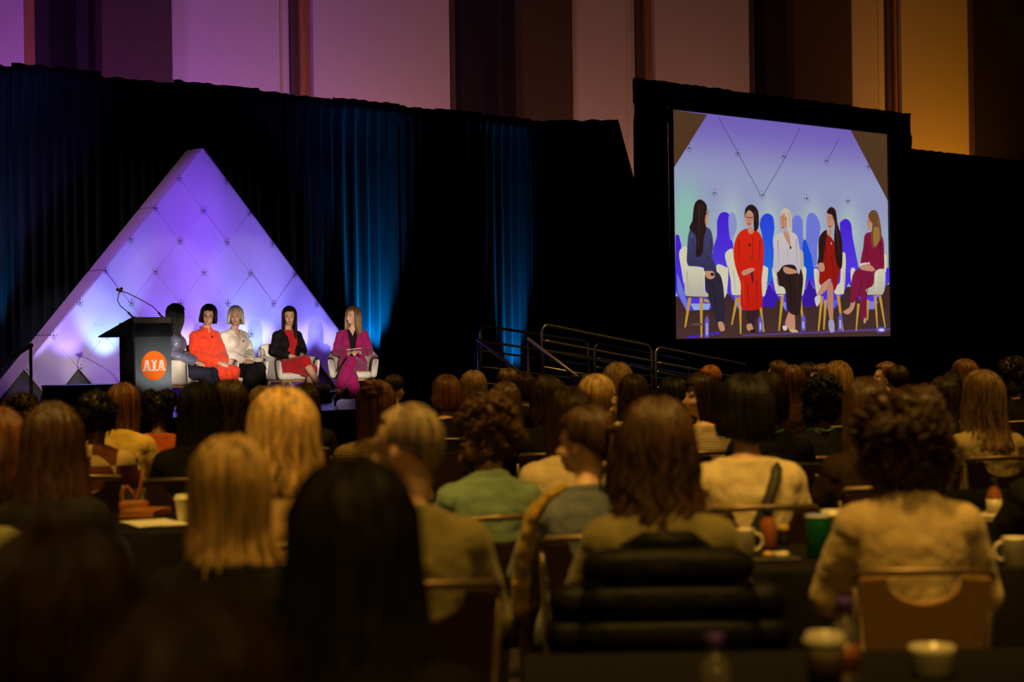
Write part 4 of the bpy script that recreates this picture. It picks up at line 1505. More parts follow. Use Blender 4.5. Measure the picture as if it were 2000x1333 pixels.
def two_shoes(m, heel=0.0, w=0.043):
    return [('shoe', m, f_shoes(heel, w, s_), 0.007, 0, None) for s_ in 'LR']


RED_OR = cloth('vermilion', (0.78, 0.055, 0.018), 0.06)
WHITE_BL = cloth('ivory_blouse', (0.72, 0.66, 0.60), 0.04, bump=0.4)
BLACK_C = cloth('black', (0.012, 0.011, 0.013), 0.2)
RED_D = cloth('red_dress', (0.50, 0.010, 0.018), 0.08)
MAGENTA = cloth('magenta', (0.36, 0.008, 0.14), 0.08)
SATIN = mat('slate_satin', (0.13, 0.14, 0.24), rough=0.32, spec=0.5, var=0.2, scale=9, bump=0.6, bscale=10)
NAVY = cloth('navy', (0.022, 0.024, 0.045), 0.15)
SILVER = mat('silver_shoe', (0.45, 0.45, 0.5), rough=0.35, metal=0.4)
NUDE = mat('nude_shoe', (0.50, 0.30, 0.20), rough=0.4)
BSHOE = mat('black_shoe', (0.012, 0.010, 0.012), rough=0.3)
PAPERM = mat('paper_white', (0.75, 0.72, 0.68), rough=0.7)

# 1: behind the lectern, turned towards the others
J = joints(yaw=42, lean=0.05, wrL=(0.07, -0.22, 0.64), wrR=(-0.07, -0.24, 0.63))
h = hair_mesh('hair', L=0.50, Lf=0.46, open_=122, hl=68, vol=0.014, ridge=0.03, wave=0.004, clumps=220, cr=0.0035, seed=11,
              wid=[(0, 1, 1, 0), (0.12, 1.0, .95, 0.0), (0.2, 1.0, 0.8, 0.03), (0.5, 0.75, 0.55, 0.09)])
panelist('seated panelist in a slate satin blouse and navy trousers half hidden behind the lectern', 338, 18.85, R(82), J, h, HAIR['black'], SKINM,
         [('blouse', SATIN, f_top(0.016, 0.47, 0.97, 0.010), 0.009, 0.014, f_neck), ('trousers', NAVY, f_trousers(0.018, 0.97, 0.03), 0.010, 0.01, None),
          *two_shoes(BSHOE)], chair_label='white tub chair turned sideways next to the lectern')

# 2: vermilion shirt dress
J = joints(yaw=-42, pitch=6, tilt=6, lean=0.16, side=-0.03, elL=(0.215, -0.04, 0.72), elR=(-0.215, -0.04, 0.72), wrL=(0.05, -0.30, 0.62), wrR=(-0.05, -0.30, 0.62),
           ankL=(0.07, -0.42, 0.10), ankR=(-0.08, -0.46, 0.10), shw=0.152)
h = hair_mesh('hair', L=0.125, Lf=0.10, open_=122, hl=68, vol=0.014, ridge=0.03, clumps=140, cr=0.004, seed=12, ragged=0.008,
              wid=[(0, 1, 1, 0), (0.05, 1.1, 1.02, 0), (0.1, 1.1, 0.98, 0), (0.16, 0.95, 0.85, 0)])
e, b = panelist('seated panelist in a vermilion shirt dress leaning forward with hands on the lap', 399, 19.25, R(46), J, h, HAIR['black'], SKINM,
                [('shirt', RED_OR, f_top(0.022, 0.47, 0.96, 0.014), 0.009, 0.022, f_v(0.97, 0.6)), ('collar', RED_OR, f_collar(), 0.006, 0, None),
                 ('skirt', RED_OR, lambda mb, J: skirt_into(mb, J, 0.03, 0.22, 0.19), 0.010, 0.03, None), *two_shoes(BSHOE)],
                glasses=True, chair_label='white tub chair under the panelist in vermilion')
for (x, z) in ((-0.03, 0.93), (0.02, 0.86), (0.02, 0.80)):
    c = J['sh']((x, -0.13, z))
    MB().sup(c, (0.010, 0.008, 0.012)).build('button' if x > 0 else 'lapel_microphone', BLACKPLASTIC if x < 0 else mat('brass_button', (0.5, 0.35, 0.12), rough=0.3, metal=0.9), e)

# 3: ivory blouse
J = joints(yaw=-40, pitch=0, lean=0.02, elL=(0.205, 0.0, 0.73), wrL=(0.03, -0.26, 0.63), elR=(-0.205, 0.0, 0.73), wrR=(-0.06, -0.24, 0.63),
           kneeR=(-0.04, -0.43, 0.50), kneeL=(0.07, -0.42, 0.52), ankL=(0.02, -0.50, 0.12), ankR=(-0.05, -0.42, 0.10))
h = hair_mesh('hair', L=0.115, Lf=0.11, open_=120, hl=62, vol=0.012, ridge=0.04, clumps=150, cr=0.004, seed=13, ragged=0.012,
              wid=[(0, 1, 1, 0), (0.05, 1.08, 1.0, 0), (0.1, 1.12, 0.98, 0), (0.16, 1.05, 0.9, 0)])
e, b = panelist('seated panelist in an ivory V-neck blouse and long black skirt holding a card', 459, 19.7, R(42), J, h, HAIR['pale'], SKINL,
                [('blouse', WHITE_BL, f_top(0.020, 0.47, 0.96, 0.016), 0.0065, 0.014, f_v(0.86, 0.30)),
                 ('skirt', BLACK_C, lambda mb, J: skirt_into(mb, J, 0.024, 0.25, 0.165), 0.010, 0.02, None), *two_shoes(NUDE)],
                browc=HAIR['light'], chair_label='white tub chair under the panelist in the ivory blouse')
MB().bbox(-0.10, 0.02, -0.42, -0.25, 0.665, 0.669, 0.001).build('cue_card', PAPERM, e)
c = J['sh']((0.035, -0.11, 0.875))
MB().sup(c, (0.009, 0.009, 0.013)).build('lapel_microphone', BLACKPLASTIC, e)

# 4: black jacket over red dress
J = joints(yaw=-30, pitch=2, lean=0.06, elL=(0.215, 0.0, 0.74), elR=(-0.215, 0.0, 0.74), wrL=(0.05, -0.24, 0.66), wrR=(-0.05, -0.24, 0.65),
           kneeR=(-0.02, -0.44, 0.60), ankR=(0.10, -0.60, 0.28), toeR=(0.14, -0.74, 0.26), kneeL=(0.09, -0.42, 0.48), ankL=(0.05, -0.40, 0.10), toeL=(0.05, -0.55, 0.045))
h = hair_mesh('hair', L=0.40, Lf=0.42, open_=114, hl=68, vol=0.013, ridge=0.03, wave=0.004, clumps=200, seed=14, cr=0.0035,
              wid=[(0, 1, 1, 0), (0.08, 0.98, .95, 0.0), (0.2, 1.0, 0.85, -0.01), (0.45, 0.95, 0.75, -0.03)])
e, b = panelist('seated panelist in a black jacket over a red dress with crossed legs and silver shoes', 562, 19.85, R(38), J, h, HAIR['black'], SKINM,
                [('dress', RED_D, f_top(0.012, 0.47, 0.2), 0.009, 0.01, f_neck), ('skirt', RED_D, lambda mb, J: (torso_into(mb, J, 0.018, 0.4, 0.7, 0), legs_into(mb, J, 0.028, 0.56), mb.sup((0, -0.16, 0.5), (0.13, 0.2, 0.07), 0.7)), 0.010, 0.02, None),
                 ('jacket', BLACK_C, f_top(0.022, 0.55, 0.82), 0.0065, 0.012, f_open(0.8, 0.055, 0.12)), *two_shoes(SILVER, 0.0, 0.047)],
                chair_label='white tub chair under the panelist in the black jacket')

# 5: magenta suit
J = joints(yaw=-42, pitch=-2, lean=0.0, elL=(0.215, 0.02, 0.72), elR=(-0.215, 0.02, 0.72), wrL=(0.09, -0.24, 0.71), wrR=(-0.06, -0.24, 0.70),
           kneeL=(-0.03, -0.44, 0.585), ankL=(-0.20, -0.56, 0.22), toeL=(-0.25, -0.66, 0.10), kneeR=(-0.06, -0.40, 0.48), ankR=(0.03, -0.46, 0.12), toeR=(0.04, -0.60, 0.045),
           hdL=(-0.5, -0.75, 0.1), hdR=(0.5, -0.75, 0.1), shw=0.152)
h = hair_mesh('hair', L=0.30, Lf=0.26, open_=112, hl=68, vol=0.014, ridge=0.06, wave=0.006, clumps=170, seed=15, cr=0.005,
              wid=[(0, 1, 1, 0), (0.08, 1.08, 1.0, 0.0), (0.2, 1.2, 0.95, 0.0), (0.33, 1.1, 0.8, 0.0)])
e, b = panelist('seated panelist in a magenta trouser suit with crossed legs holding a tablet', 690, 19.5, R(6), J, h, HAIR['light'], SKINL,
                [('blouse', BLACK_C, f_top(0.010, 0.47, 0.2), 0.0065, 0.006, f_v(0.93, 0.5)), ('jacket', MAGENTA, f_top(0.020, 0.5, 0.95, 0.004), 0.0065, 0.014, f_open(0.74, 0.03, 0.16)),
                 ('trousers', MAGENTA, f_trousers(0.018, 0.93, 0.022), 0.010, 0.016, None), *two_shoes(BSHOE, 0.02)],
                chair_label='white tub chair at the right end under the panelist in magenta')
MB().bbox(-0.09, 0.11, -0.36, -0.20, 0.0, 0.010, 0.002).xf(Matrix.Translation((0, 0.02, 0.745)) @ Matrix.Rotation(R(-6), 4, 'Y')).build('tablet', mat('tablet_silver', (0.55, 0.53, 0.5), rough=0.4), e)
for s_, k in (('L', 0), ('R', 1)):
    t, a_ = Vector(J['toe' + s_]), Vector(J['ank' + s_])
    d = (t - a_)
    hl = Vector((a_.x, a_.y, t.z)) - d.normalized() * 0.03
    MB().tube([hl + Vector((0, 0, 0.02)), hl + Vector((0, 0.01, -0.035))], [0.012, 0.006], 8).build('heel', BSHOE, e)
bottle_small(seat_pos(372, 800, 19.0), 'clear water bottle on the stage floor beside the lectern chair')

# ------------------------------------------------------------ audience templates
JA = {}
BODY = {}
for yw in (0, 22, 50, 85, -25):
    JA[yw] = joints(yaw=yw, lean=0.06, elL=(0.225, -0.04, 0.72), elR=(-0.225, -0.04, 0.72), wrL=(0.11, -0.29, 0.80), wrR=(-0.11, -0.29, 0.80),
                    hdL=(-0.25, -0.95, 0.0), hdR=(0.25, -0.95, 0.0), shw=0.152, kneeL=(0.11, -0.42, 0.50), kneeR=(-0.11, -0.42, 0.50))
    BODY[yw] = body_mesh('audience_body_%d' % yw, JA[yw], 0.011, True, 0.3)
J0 = JA[0]


def g_mesh(name, fn, vox=0.011, disp=0.02, cond=None, smooth=3):
    mb = MB()
    fn(mb, J0)
    m = remesh(mb, name, vox, smooth, disp, 0.10)
    return cut(m, lambda c: cond(c, J0)) if cond else m


def jack_collar(mb, J):
    f_top(0.026, 0.42, 0.97, 0.004)(mb, J)
    c = J['sh']((0, 0.062, 1.025))
    mb.tube([c + Vector((0.078 * sin(a), 0.068 * cos(a), 0.008 * cos(a))) for a in [R(-130 + 260 * k / 20) for k in range(21)]], 0.019, 8)


def shirt_collar(mb, J):
    f_top(0.018, 0.42, 0.96, 0.006)(mb, J)
    c = J['sh']((0, 0.062, 1.03))
    mb.tube([c + Vector((0.070 * sin(a), 0.062 * cos(a), 0.010 * cos(a))) for a in [R(-150 + 300 * k / 20) for k in range(21)]], 0.015, 8)


TOP = {'sweater': g_mesh('sweater', f_top(0.024, 0.42, 0.97, 0.008), 0.011, 0.020, f_neck),
       'jacket': g_mesh('jacket', jack_collar, 0.011, 0.012),
       'shirt': g_mesh('shirt', shirt_collar, 0.010, 0.018),
       'tee': g_mesh('tee', f_top(0.012, 0.42, 0.42), 0.010, 0.014, f_neck)}
PANTS = g_mesh('trousers', f_trousers(0.016, 0.98, 0.015), 0.014, 0.014)
SHOES = [g_mesh('shoe', f_shoes(sides=s_), 0.010, 0) for s_ in 'LR']

HS = {
    'long': hair_mesh('hair_long', L=0.36, Lf=0.30, seed=21, vol=0.014, ridge=0.07, wave=0.006, wid=[(0, 1, 1, 0), (0.08, 1.04, 1.0, 0), (0.2, 1.12, 0.9, 0.02), (0.4, 1.05, 0.75, 0.055)]),
    'longstraight': hair_mesh('hair_straight', L=0.34, Lf=0.28, seed=22, vol=0.011, ridge=0.05, wave=0.002, wid=[(0, 1, 1, 0), (0.08, 1.0, 0.96, 0), (0.2, 1.0, 0.85, 0.02), (0.4, 0.98, 0.7, 0.05)]),
    'verylong': hair_mesh('hair_very_long', L=0.50, Lf=0.40, seed=23, vol=0.018, ridge=0.08, wave=0.008, clumps=200, wid=[(0, 1, 1, 0), (0.08, 1.08, 1.0, 0), (0.2, 1.25, 0.95, 0.02), (0.36, 1.42, 0.85, 0.05), (0.55, 1.5, 0.75, 0.08)]),
    'wavy': hair_mesh('hair_wavy', L=0.36, Lf=0.30, seed=24, vol=0.018, ridge=0.10, wave=0.016, wlen=0.12, clumps=210, cr=0.008, wid=[(0, 1, 1, 0), (0.08, 1.08, 1.0, 0), (0.2, 1.2, 0.95, 0.02), (0.4, 1.35, 0.85, 0.06)]),
    'bob': hair_mesh('hair_bob', L=0.125, Lf=0.10, open_=122, seed=25, vol=0.015, ridge=0.04, ragged=0.01, cr=0.005, wid=[(0, 1, 1, 0), (0.05, 1.08, 1.02, 0), (0.1, 1.06, 0.98, 0), (0.18, 0.9, 0.8, 0)]),
    'lob': hair_mesh('hair_lob', L=0.20, Lf=0.17, open_=120, seed=26, vol=0.020, ridge=0.08, wave=0.008, wlen=0.16, clumps=200, cr=0.007, flip=0.02, wid=[(0, 1, 1, 0), (0.06, 1.1, 1.04, 0), (0.13, 1.16, 1.0, 0.01), (0.24, 1.08, 0.85, 0.02)]),
    'short': hair_mesh('hair_short', nape=1.45, Lf=0.92, open_=108, hl=56, seed=27, vol=0.004, ridge=0.06, clumps=260, cr=0.004, wid=[(0, 1, 1, 0), (0.04, 0.92, 0.93, 0), (0.09, 0.75, 0.78, 0)]),
    'buzz': hair_mesh('hair_buzz', nape=1.42, Lf=1.0, open_=98, hl=54, seed=28, vol=-0.005, ridge=0.02, clumps=160, cr=0.002, wid=[(0, 1, 1, 0), (0.04, 0.93, 0.93, 0), (0.09, 0.72, 0.76, 0)]),
    'curly': curly_mesh('hair_curly', seed=29, size=(0.115, 0.12, 0.12), c=(0, 0.025, 0.045), drop=0.05),
    'bigcurly': curly_mesh('hair_big_curly', seed=30, size=(0.135, 0.135, 0.125), c=(0, 0.03, 0.035), amp=0.022, drop=0.075, curls=620, cr=0.0055, coil=0.012),
    'afro': curly_mesh('hair_afro', seed=31, size=(0.125, 0.13, 0.125), c=(0, 0.025, 0.045), amp=0.012, freq=40, curls=420, coil=0.008, cr=0.004),
    'afrosmall': curly_mesh('hair_afro_small', seed=32, size=(0.108, 0.118, 0.112), c=(0, 0.02, 0.045), amp=0.008, freq=40, curls=420, coil=0.007, cr=0.004, drop=0.02),
    'twinpuff': None,
    'pony': pulled_back('hair_ponytail', 33, 0.006, tail=((0.02, 0.115, 0.055), 0.27, 0.055)),
    'bun': pulled_back('hair_bun', 34, 0.006, bun=((0.0, 0.115, 0.07), 0.042)),
    'braid': pulled_back('hair_braided', 35, 0.010, braid=True),
    'layered': hair_mesh('hair_layered', L=0.30, Lf=0.26, open_=118, seed=36, vol=0.016, ridge=0.09, wave=0.008, wlen=0.2, clumps=220, cr=0.007, flip=0.035, ragged=0.05,
                         wid=[(0, 1, 1, 0), (0.08, 1.06, 1.0, 0), (0.18, 1.1, 0.92, 0.02), (0.32, 1.22, 0.8, 0.05)]),
    'halfup': None,
    'midflip': hair_mesh('hair_mid_flip', L=0.21, Lf=0.17, open_=118, seed=37, vol=0.010, ridge=0.08, wave=0.004, wlen=0.3, clumps=230, cr=0.005, flip=0.022, ragged=0.06,
                         wid=[(0, 1, 1, 0), (0.08, 0.98, 0.95, 0), (0.15, 0.96, 0.85, 0.01), (0.26, 1.05, 0.75, 0.04)]),
}


def join_mesh(name, *ms):
    mb = MB()
    for me_, off, sc in ms:
        mb.add([Vector((v.co.x * sc, v.co.y * sc, v.co.z * sc)) + Vector(off) for v in me_.vertices], [tuple(p.vertices) for p in me_.polygons], True)
    return mb.mesh(name)


_puff = curly_mesh('puff_src', seed=41, size=(0.085, 0.09, 0.085), c=(0, 0, 0), amp=0.01, freq=40, curls=220, coil=0.008, cr=0.004, front=-1)
HS['twinpuff'] = join_mesh('hair_twin_puffs', (HS['afrosmall'], (0, 0, -0.01), 0.98), (_puff, (-0.062, 0.03, 0.085), 0.9), (_puff, (0.062, 0.03, 0.085), 0.9))
_bun = curly_mesh('bun_src', seed=42, size=(0.05, 0.045, 0.04), c=(0, 0, 0), amp=0.012, freq=30, curls=50, coil=0.014, cr=0.006, front=-1)
HS['halfup'] = join_mesh('hair_half_up', (HS['longstraight'], (0, 0, 0), 1.0), (_bun, (0.01, 0.09, 0.105), 1.0))
HTOP = {'bigcurly': 0.172, 'afro': 0.178, 'twinpuff': 0.2, 'curly': 0.172, 'halfup': 0.16, 'buzz': 0.128}

# stacking banquet chair
BCH = {}
BFAB = mat('burgundy_chair_fabric', (0.030, 0.010, 0.008), rough=0.85, var=0.25, scale=60)
TANFAB = mat('brown_chair_fabric', (0.36, 0.20, 0.09), rough=0.85, var=0.2, scale=60)
BFRM = mat('chair_frame_bronze', (0.16, 0.11, 0.07), rough=0.35, metal=0.7)
TILT = Matrix.Translation((0, 0.235, 0.50)) @ Matrix.Rotation(R(-9), 4, 'X')
panel = [(-0.165, 0.0), (0.165, 0.0), (0.205, 0.40), (0.12, 0.40)] + [(0.12 * cos(a), 0.40 - 0.085 * sin(a)) for a in [pi * k / 10 for k in range(1, 10)]] + [(-0.12, 0.40), (-0.205, 0.40)]
BCH['backrest'] = MB().prism(panel, -0.02, 0.02, 'y').xf(TILT).mesh('backrest')
BCH['top_rail'] = MB().tube([(-0.215, 0, 0.395), (-0.20, 0, 0.418), (0.0, 0.012, 0.424), (0.20, 0, 0.418), (0.215, 0, 0.395)], 0.013, 8).xf(TILT).mesh('top_rail')
BCH['seat'] = MB().sup((0, -0.01, 0.405), (0.215, 0.225, 0.035), 0.4, 20, 8).mesh('seat')
BLEG = [MB().tube([(s * 0.212, 0.26, 0.86), (s * 0.19, 0.225, 0.45), (s * 0.20, 0.27, 0.0)], 0.012, 6).mesh('rear_leg') for s in (-1, 1)] + \
       [MB().tube([(s * 0.19, -0.19, 0.38), (s * 0.20, -0.22, 0.0)], 0.012, 6).mesh('front_leg') for s in (-1, 1)]


def banquet_chair(loc, rz_, k, label, fab=None):
    e = empty('banquet_chair', loc, rz_, k)
    tag(e, label, 'chair', 'stacking banquet chairs of the audience')
    put('backrest', BCH['backrest'], fab or BFAB, e)
    put('top_rail', BCH['top_rail'], BFRM, e)
    put('seat', BCH['seat'], fab or BFAB, e)
    for m_ in BLEG:
        put('leg', m_, BFRM, e)
    return e


TC = {k: cloth('aud_' + k, c) for k, c in dict(black=(0.012, 0.011, 0.012), cream=(0.62, 0.50, 0.34), beige=(0.42, 0.31, 0.17), tan=(0.30, 0.19, 0.09), olive=(0.16, 0.135, 0.055), teal=(0.16, 0.24, 0.19),
      denim=(0.12, 0.14, 0.19), orange=(0.50, 0.09, 0.015), brown=(0.06, 0.03, 0.018), white=(0.68, 0.62, 0.55), grey=(0.14, 0.13, 0.12), yellow=(0.60, 0.40, 0.10), moss=(0.15, 0.15, 0.08), dkbrown=(0.03, 0.017, 0.011)).items()}
TC['knit'] = stripes('knit_stripes', (0.60, 0.50, 0.36), (0.22, 0.16, 0.10), 22, 'Z', 0.55)
TC['tweed'] = stripes('tweed_stripes', (0.34, 0.23, 0.10), (0.13, 0.08, 0.04), 26, 'Z', 0.5)
_pm = mat('patchwork_cloth', (0.5, 0.38, 0.2), rough=0.9)
_nt = _pm.node_tree
_tc = _nt.nodes.new('ShaderNodeTexCoord')
_ck = _nt.nodes.new('ShaderNodeTexChecker')
_ck.inputs['Scale'].default_value = 7.5
_ck.inputs['Color1'].default_value = (0.46, 0.33, 0.16, 1)
_ck.inputs['Color2'].default_value = (0.12, 0.03, 0.015, 1)
_nt.links.new(_tc.outputs['Object'], _ck.inputs[0])
_nt.links.new(_ck.outputs[0], _pm.node_tree.nodes['Principled BSDF'].inputs['Base Color'])
TC['patch'] = _pm
PTS = [TC['black'], NAVY, TC['dkbrown'], TC['grey']]

# (x, y of the top of the head, pixels per metre, hair, hair colour, garment, cloth, head turn, body turn, skin, label, chair)
AUD = [
    (1517, 703, 215, 'short', 'brown', 'jacket', 'brown', 50, 10, 'L', 'person in a brown jacket, leftmost head of the far right back row', 0),
    (1547, 713, 250, 'longstraight', 'auburn', 'sweater', 'brown', 0, 5, 'L', 'person in a dark brown sweater second from left in the far right cluster', 0),
    (1576, 707, 225, 'short', 'dark', 'jacket', 'black', 22, 5, 'L', 'person in black looking left between two long haired heads at the far right', 0),
    (1601, 709, 237, 'short', 'brown', 'shirt', 'grey', 85, 10, 'L', 'person in grey turned in profile in the far right cluster', 0),
    (1636, 706, 272, 'long', 'gold', 'sweater', 'black', 0, 5, 'L', 'person in a black top at the right end of the far cluster below the screen', 0),
    (1727, 705, 226, 'short', 'auburn', 'jacket', 'grey', 85, 5, 'L', 'person in a grey jacket in profile below the right edge of the screen', 0),
    (1751, 712, 245, 'short', 'dark', 'jacket', 'black', 0, 5, 'L', 'person in a black jacket seen from behind below the right edge of the screen', 0),
    (1882, 704, 232, 'lob', 'auburn', 'jacket', 'brown', 22, 5, 'L', 'person in a brown jacket in the back row above the wavy haired guest', 0),
    (1860, 724, 268, 'short', 'dark', 'jacket', 'black', 22, 5, 'L', 'person in a black jacket half hidden right of the big curls', 0),
    (1976, 697, 262, 'curly', 'dark', 'jacket', 'black', 50, 8, 'L', 'person in black looking left in the back row at the right frame edge', 0),
    (1917, 726, 364, 'layered', 'light', 'shirt', 'beige', 22, 5, 'L', 'person in a beige shirt seated before a chair at the right', 1),
    (1843, 736, 312, 'long', 'dark', 'jacket', 'black', 0, 5, 'L', 'person in a black coat directly right of the curly haired guest in tan', 0),
    (2060, 775, 500, 'long', 'black', 'jacket', 'black', 22, 5, 'L', 'person in black cut off by the right frame edge', 0),
    (1387, 712, 240, 'short', 'ginger', 'jacket', 'brown', 0, 0, 'L', 'person in a brown jacket far back beneath the ramp railing', 0),
    (1312, 737, 290, 'bob', 'black', 'sweater', 'black', 50, 0, 'L', 'person in black left of the striped sweater', 0),
    (1368, 728, 336, 'longstraight', 'dark', 'sweater', 'knit', 85, 20, 'L', 'person in a striped cream knit sweater turned in profile to the left', 1),
    (1450, 733, 500, 'bob', 'black', 'sweater', 'cream', 22, 5, 'M', 'person in a cream sweater with a black strap across the back', 1),
    (1497, 728, 380, 'bob', 'dark', 'jacket', 'black', 0, 5, 'L', 'person in black wearing a green lanyard beside the cream sweater', 1),
    (1600, 730, 345, 'curly', 'black', 'sweater', 'black', 22, 5, 'D', 'person in a black sweater with a long green lanyard', 1),
    (1692, 738, 450, 'long', 'brown', 'jacket', 'dkbrown', 0, 5, 'L', 'person in a dark cardigan left of and behind the tan jacket', 1),
    (1765, 752, 640, 'bigcurly', 'chestnut', 'jacket', 'beige', 0, -3, 'M', 'person in a tan jacket seen from behind at the near right table', 1),
    (1283, 782, 680, 'wavy', 'brown', 'jacket', 'olive', 0, 0, 'L', 'person in an olive jacket before a chair hung with a black puffer', 0),
    (1138, 790, 554, 'pony', 'brown', 'shirt', 'denim', 50, 8, 'L', 'person in a denim shirt turned left with ear showing', 1),
    (1164, 732, 380, 'braid', 'blonde', 'sweater', 'cream', 0, 0, 'L', 'person in a cream sweater with a pinned braid', 1),
    (1206, 712, 270, 'lob', 'light', 'jacket', 'brown', 0, 0, 'L', 'person in a brown jacket far back right of the pinned braid', 0),
    (1238, 731, 300, 'long', 'dark', 'sweater', 'cream', 0, 0, 'L', 'person in a cream top with dark shawl right of the pinned braid', 0),
    (1066, 738, 330, 'wavy', 'dark', 'jacket', 'black', 50, 5, 'L', 'person in black looking left behind the denim shirt', 1),
    (1110, 757, 450, 'long', 'dark', 'jacket', 'cream', 22, 0, 'L', 'person in a cream jacket just behind the denim shirt', 1),
    (990, 718, 238, 'short', 'brown', 'jacket', 'black', 22, 0, 'L', 'person in black at the foot of the left stair handrail', 0),
    (1024, 730, 224, 'bob', 'dark', 'jacket', 'grey', 0, 0, 'L', 'person in grey at the foot of the blue lit drape by the stairs', 0),
    (986, 746, 300, 'long', 'brown', 'jacket', 'dkbrown', 22, 0, 'L', 'person in dark brown right of the curly haired guest in teal', 0),
    (948, 766, 500, 'curly', 'brown', 'shirt', 'teal', 22, 12, 'L', 'person in a pale teal shirt leaning on one arm', 1),
    (871, 733, 280, 'bob', 'auburn', 'sweater', 'black', 22, 0, 'L', 'person in a black top with smooth bob below the dark drape', 1),
    (924, 727, 250, 'lob', 'light', 'jacket', 'brown', 0, 0, 'L', 'person in brown right of the smooth bob', 0),
    (771, 730, 230, 'short', 'dark', 'shirt', 'cream', -25, -5, 'L', 'person in a cream shirt by the stage front below the blue drape', 0),
    (735, 738, 380, 'halfup', 'auburn', 'jacket', 'tweed', 0, 0, 'L', 'person in a striped tweed jacket in front of the magenta panelist', 1),
    (790, 788, 700, 'buzz', 'grey', 'jacket', 'olive', 50, 10, 'L', 'person with spectacles in a wrinkled olive jacket near the middle', 1),
    (596, 750, 290, 'bob', 'dark', 'jacket', 'black', 0, 0, 'L', 'person in black directly in front of the red dress panelist', 0),
    (550, 765, 590, 'lob', 'blonde', 'jacket', 'tan', 22, 0, 'L', 'person in a tan jacket with layered hair in the left middle', 1),
    (446, 850, 800, 'midflip', 'blonde', 'sweater', 'black', 22, 0, 'L', 'person in a black top just left of the large dark silhouette', 0),
    (690, 900, 1200, 'verylong', 'black', 'jacket', 'black', 0, 0, 'L', 'large dark silhouette of a person in black near the bottom middle', 0),
    (370, 1165, 2200, 'verylong', 'dark', 'jacket', 'dkbrown', 0, 0, 'L', 'nearest blurred person in dark brown at the bottom edge', 0),
    (110, 1025, 1500, 'bob', 'dark', 'jacket', 'dkbrown', 0, 0, 'L', 'blurred person in dark brown at the bottom left corner', 0),
    (105, 790, 560, 'verylong', 'chestnut', 'jacket', 'black', 0, -10, 'L', 'person in a black coat with very long hair at the left', 0),
    (40, 768, 330, 'curly', 'dark', 'jacket', 'beige', 0, 0, 'L', 'person in a beige jacket below the left foot of the pyramid', 0),
    (190, 768, 364, 'afrosmall', 'black', 'jacket', 'patch', 0, 0, 'D', 'person in a patchwork jacket of beige and maroon squares', 1),
    (241, 748, 321, 'longstraight', 'auburn', 'jacket', 'yellow', 0, -8, 'L', 'person in a pale yellow blazer in front of the lectern', 1),
    (311, 753, 286, 'twinpuff', 'black', 'sweater', 'orange', 0, 0, 'D', 'person in an orange sweater right of the yellow blazer', 1),
    (-8, 797, 520, 'long', 'auburn', 'sweater', 'yellow', 50, 0, 'L', 'person in a yellow top cut off by the left frame edge', 0),
    (-45, 835, 640, 'bob', 'brown', 'sweater', 'moss', 0, 0, 'L', 'person in a grey green sweater at the left frame edge', 0),
    (390, 746, 400, 'long', 'black', 'jacket', 'black', 0, 0, 'L', 'person in black left of the pair with long hair before the stage', 0),
    (447, 745, 340, 'wavy', 'dark', 'jacket', 'black', 22, 0, 'L', 'person in black with a violet hair clip before the stage', 0),
    (512, 757, 270, 'lob', 'light', 'jacket', 'brown', 0, 0, 'L', 'person in brown almost hidden before the white blouse panelist', 0),
]
PEOPLE = {}
SK = {'L': SKINL, 'M': SKINM, 'D': SKIND}
for idx, (x, yt, s_, hs, hc, tk, tcl, hy, by, sk, lab, ch) in enumerate(AUD):
    d = F / s_
    p = at(x, yt, d)
    top = 1.19 + HTOP.get(hs, 0.145)
    k = p.z / top
    k = min(1.12, max(0.9, k))
    rz_ = pi + R(by)
    hd = J0['head']
    # put the head, not the hips, under the pixel
    off = Matrix.Rotation(rz_, 3, 'Z') @ Vector((hd.x, hd.y, 0)) * k
    base = Vector((p.x - off.x, p.y - off.y, 0))
    e = empty('person', base, rz_, k)
    tag(e, lab, 'person', 'seated audience')
    b = put('body', BODY[hy], SK[sk], e)
    put({'tee': 'shirt'}.get(tk, tk), TOP[tk], TC[tcl], e)
    put('trousers', PANTS, PTS[idx % 4], e)
    for m_ in SHOES:
        put('shoe', m_, BSHOE, e)
    child_m(put('hair', HS[hs], HAIR[hc], e), JA[hy]['M'])
    PEOPLE[idx] = (e, hy, k)
    # the chair stands where the person sits
    if s_ >= 255 and s_ < 1500:
        fab = TANFAB if abs(x - 1765) < 2 else BFAB
        what = lab.replace('person ', 'the person ', 1) if lab.startswith('person') else 'the ' + lab
        words = what.split()[:10]
        banquet_chair(base + Matrix.Rotation(rz_, 3, 'Z') @ Vector((0, 0.03, 0)), rz_, min(k, 1.0) * (0.92 if x == 1765 else 0.97), 'stacking banquet chair of ' + ' '.join(words), fab)


def P_at(x):
    return [i for i, a in enumerate(AUD) if a[0] == x][0]


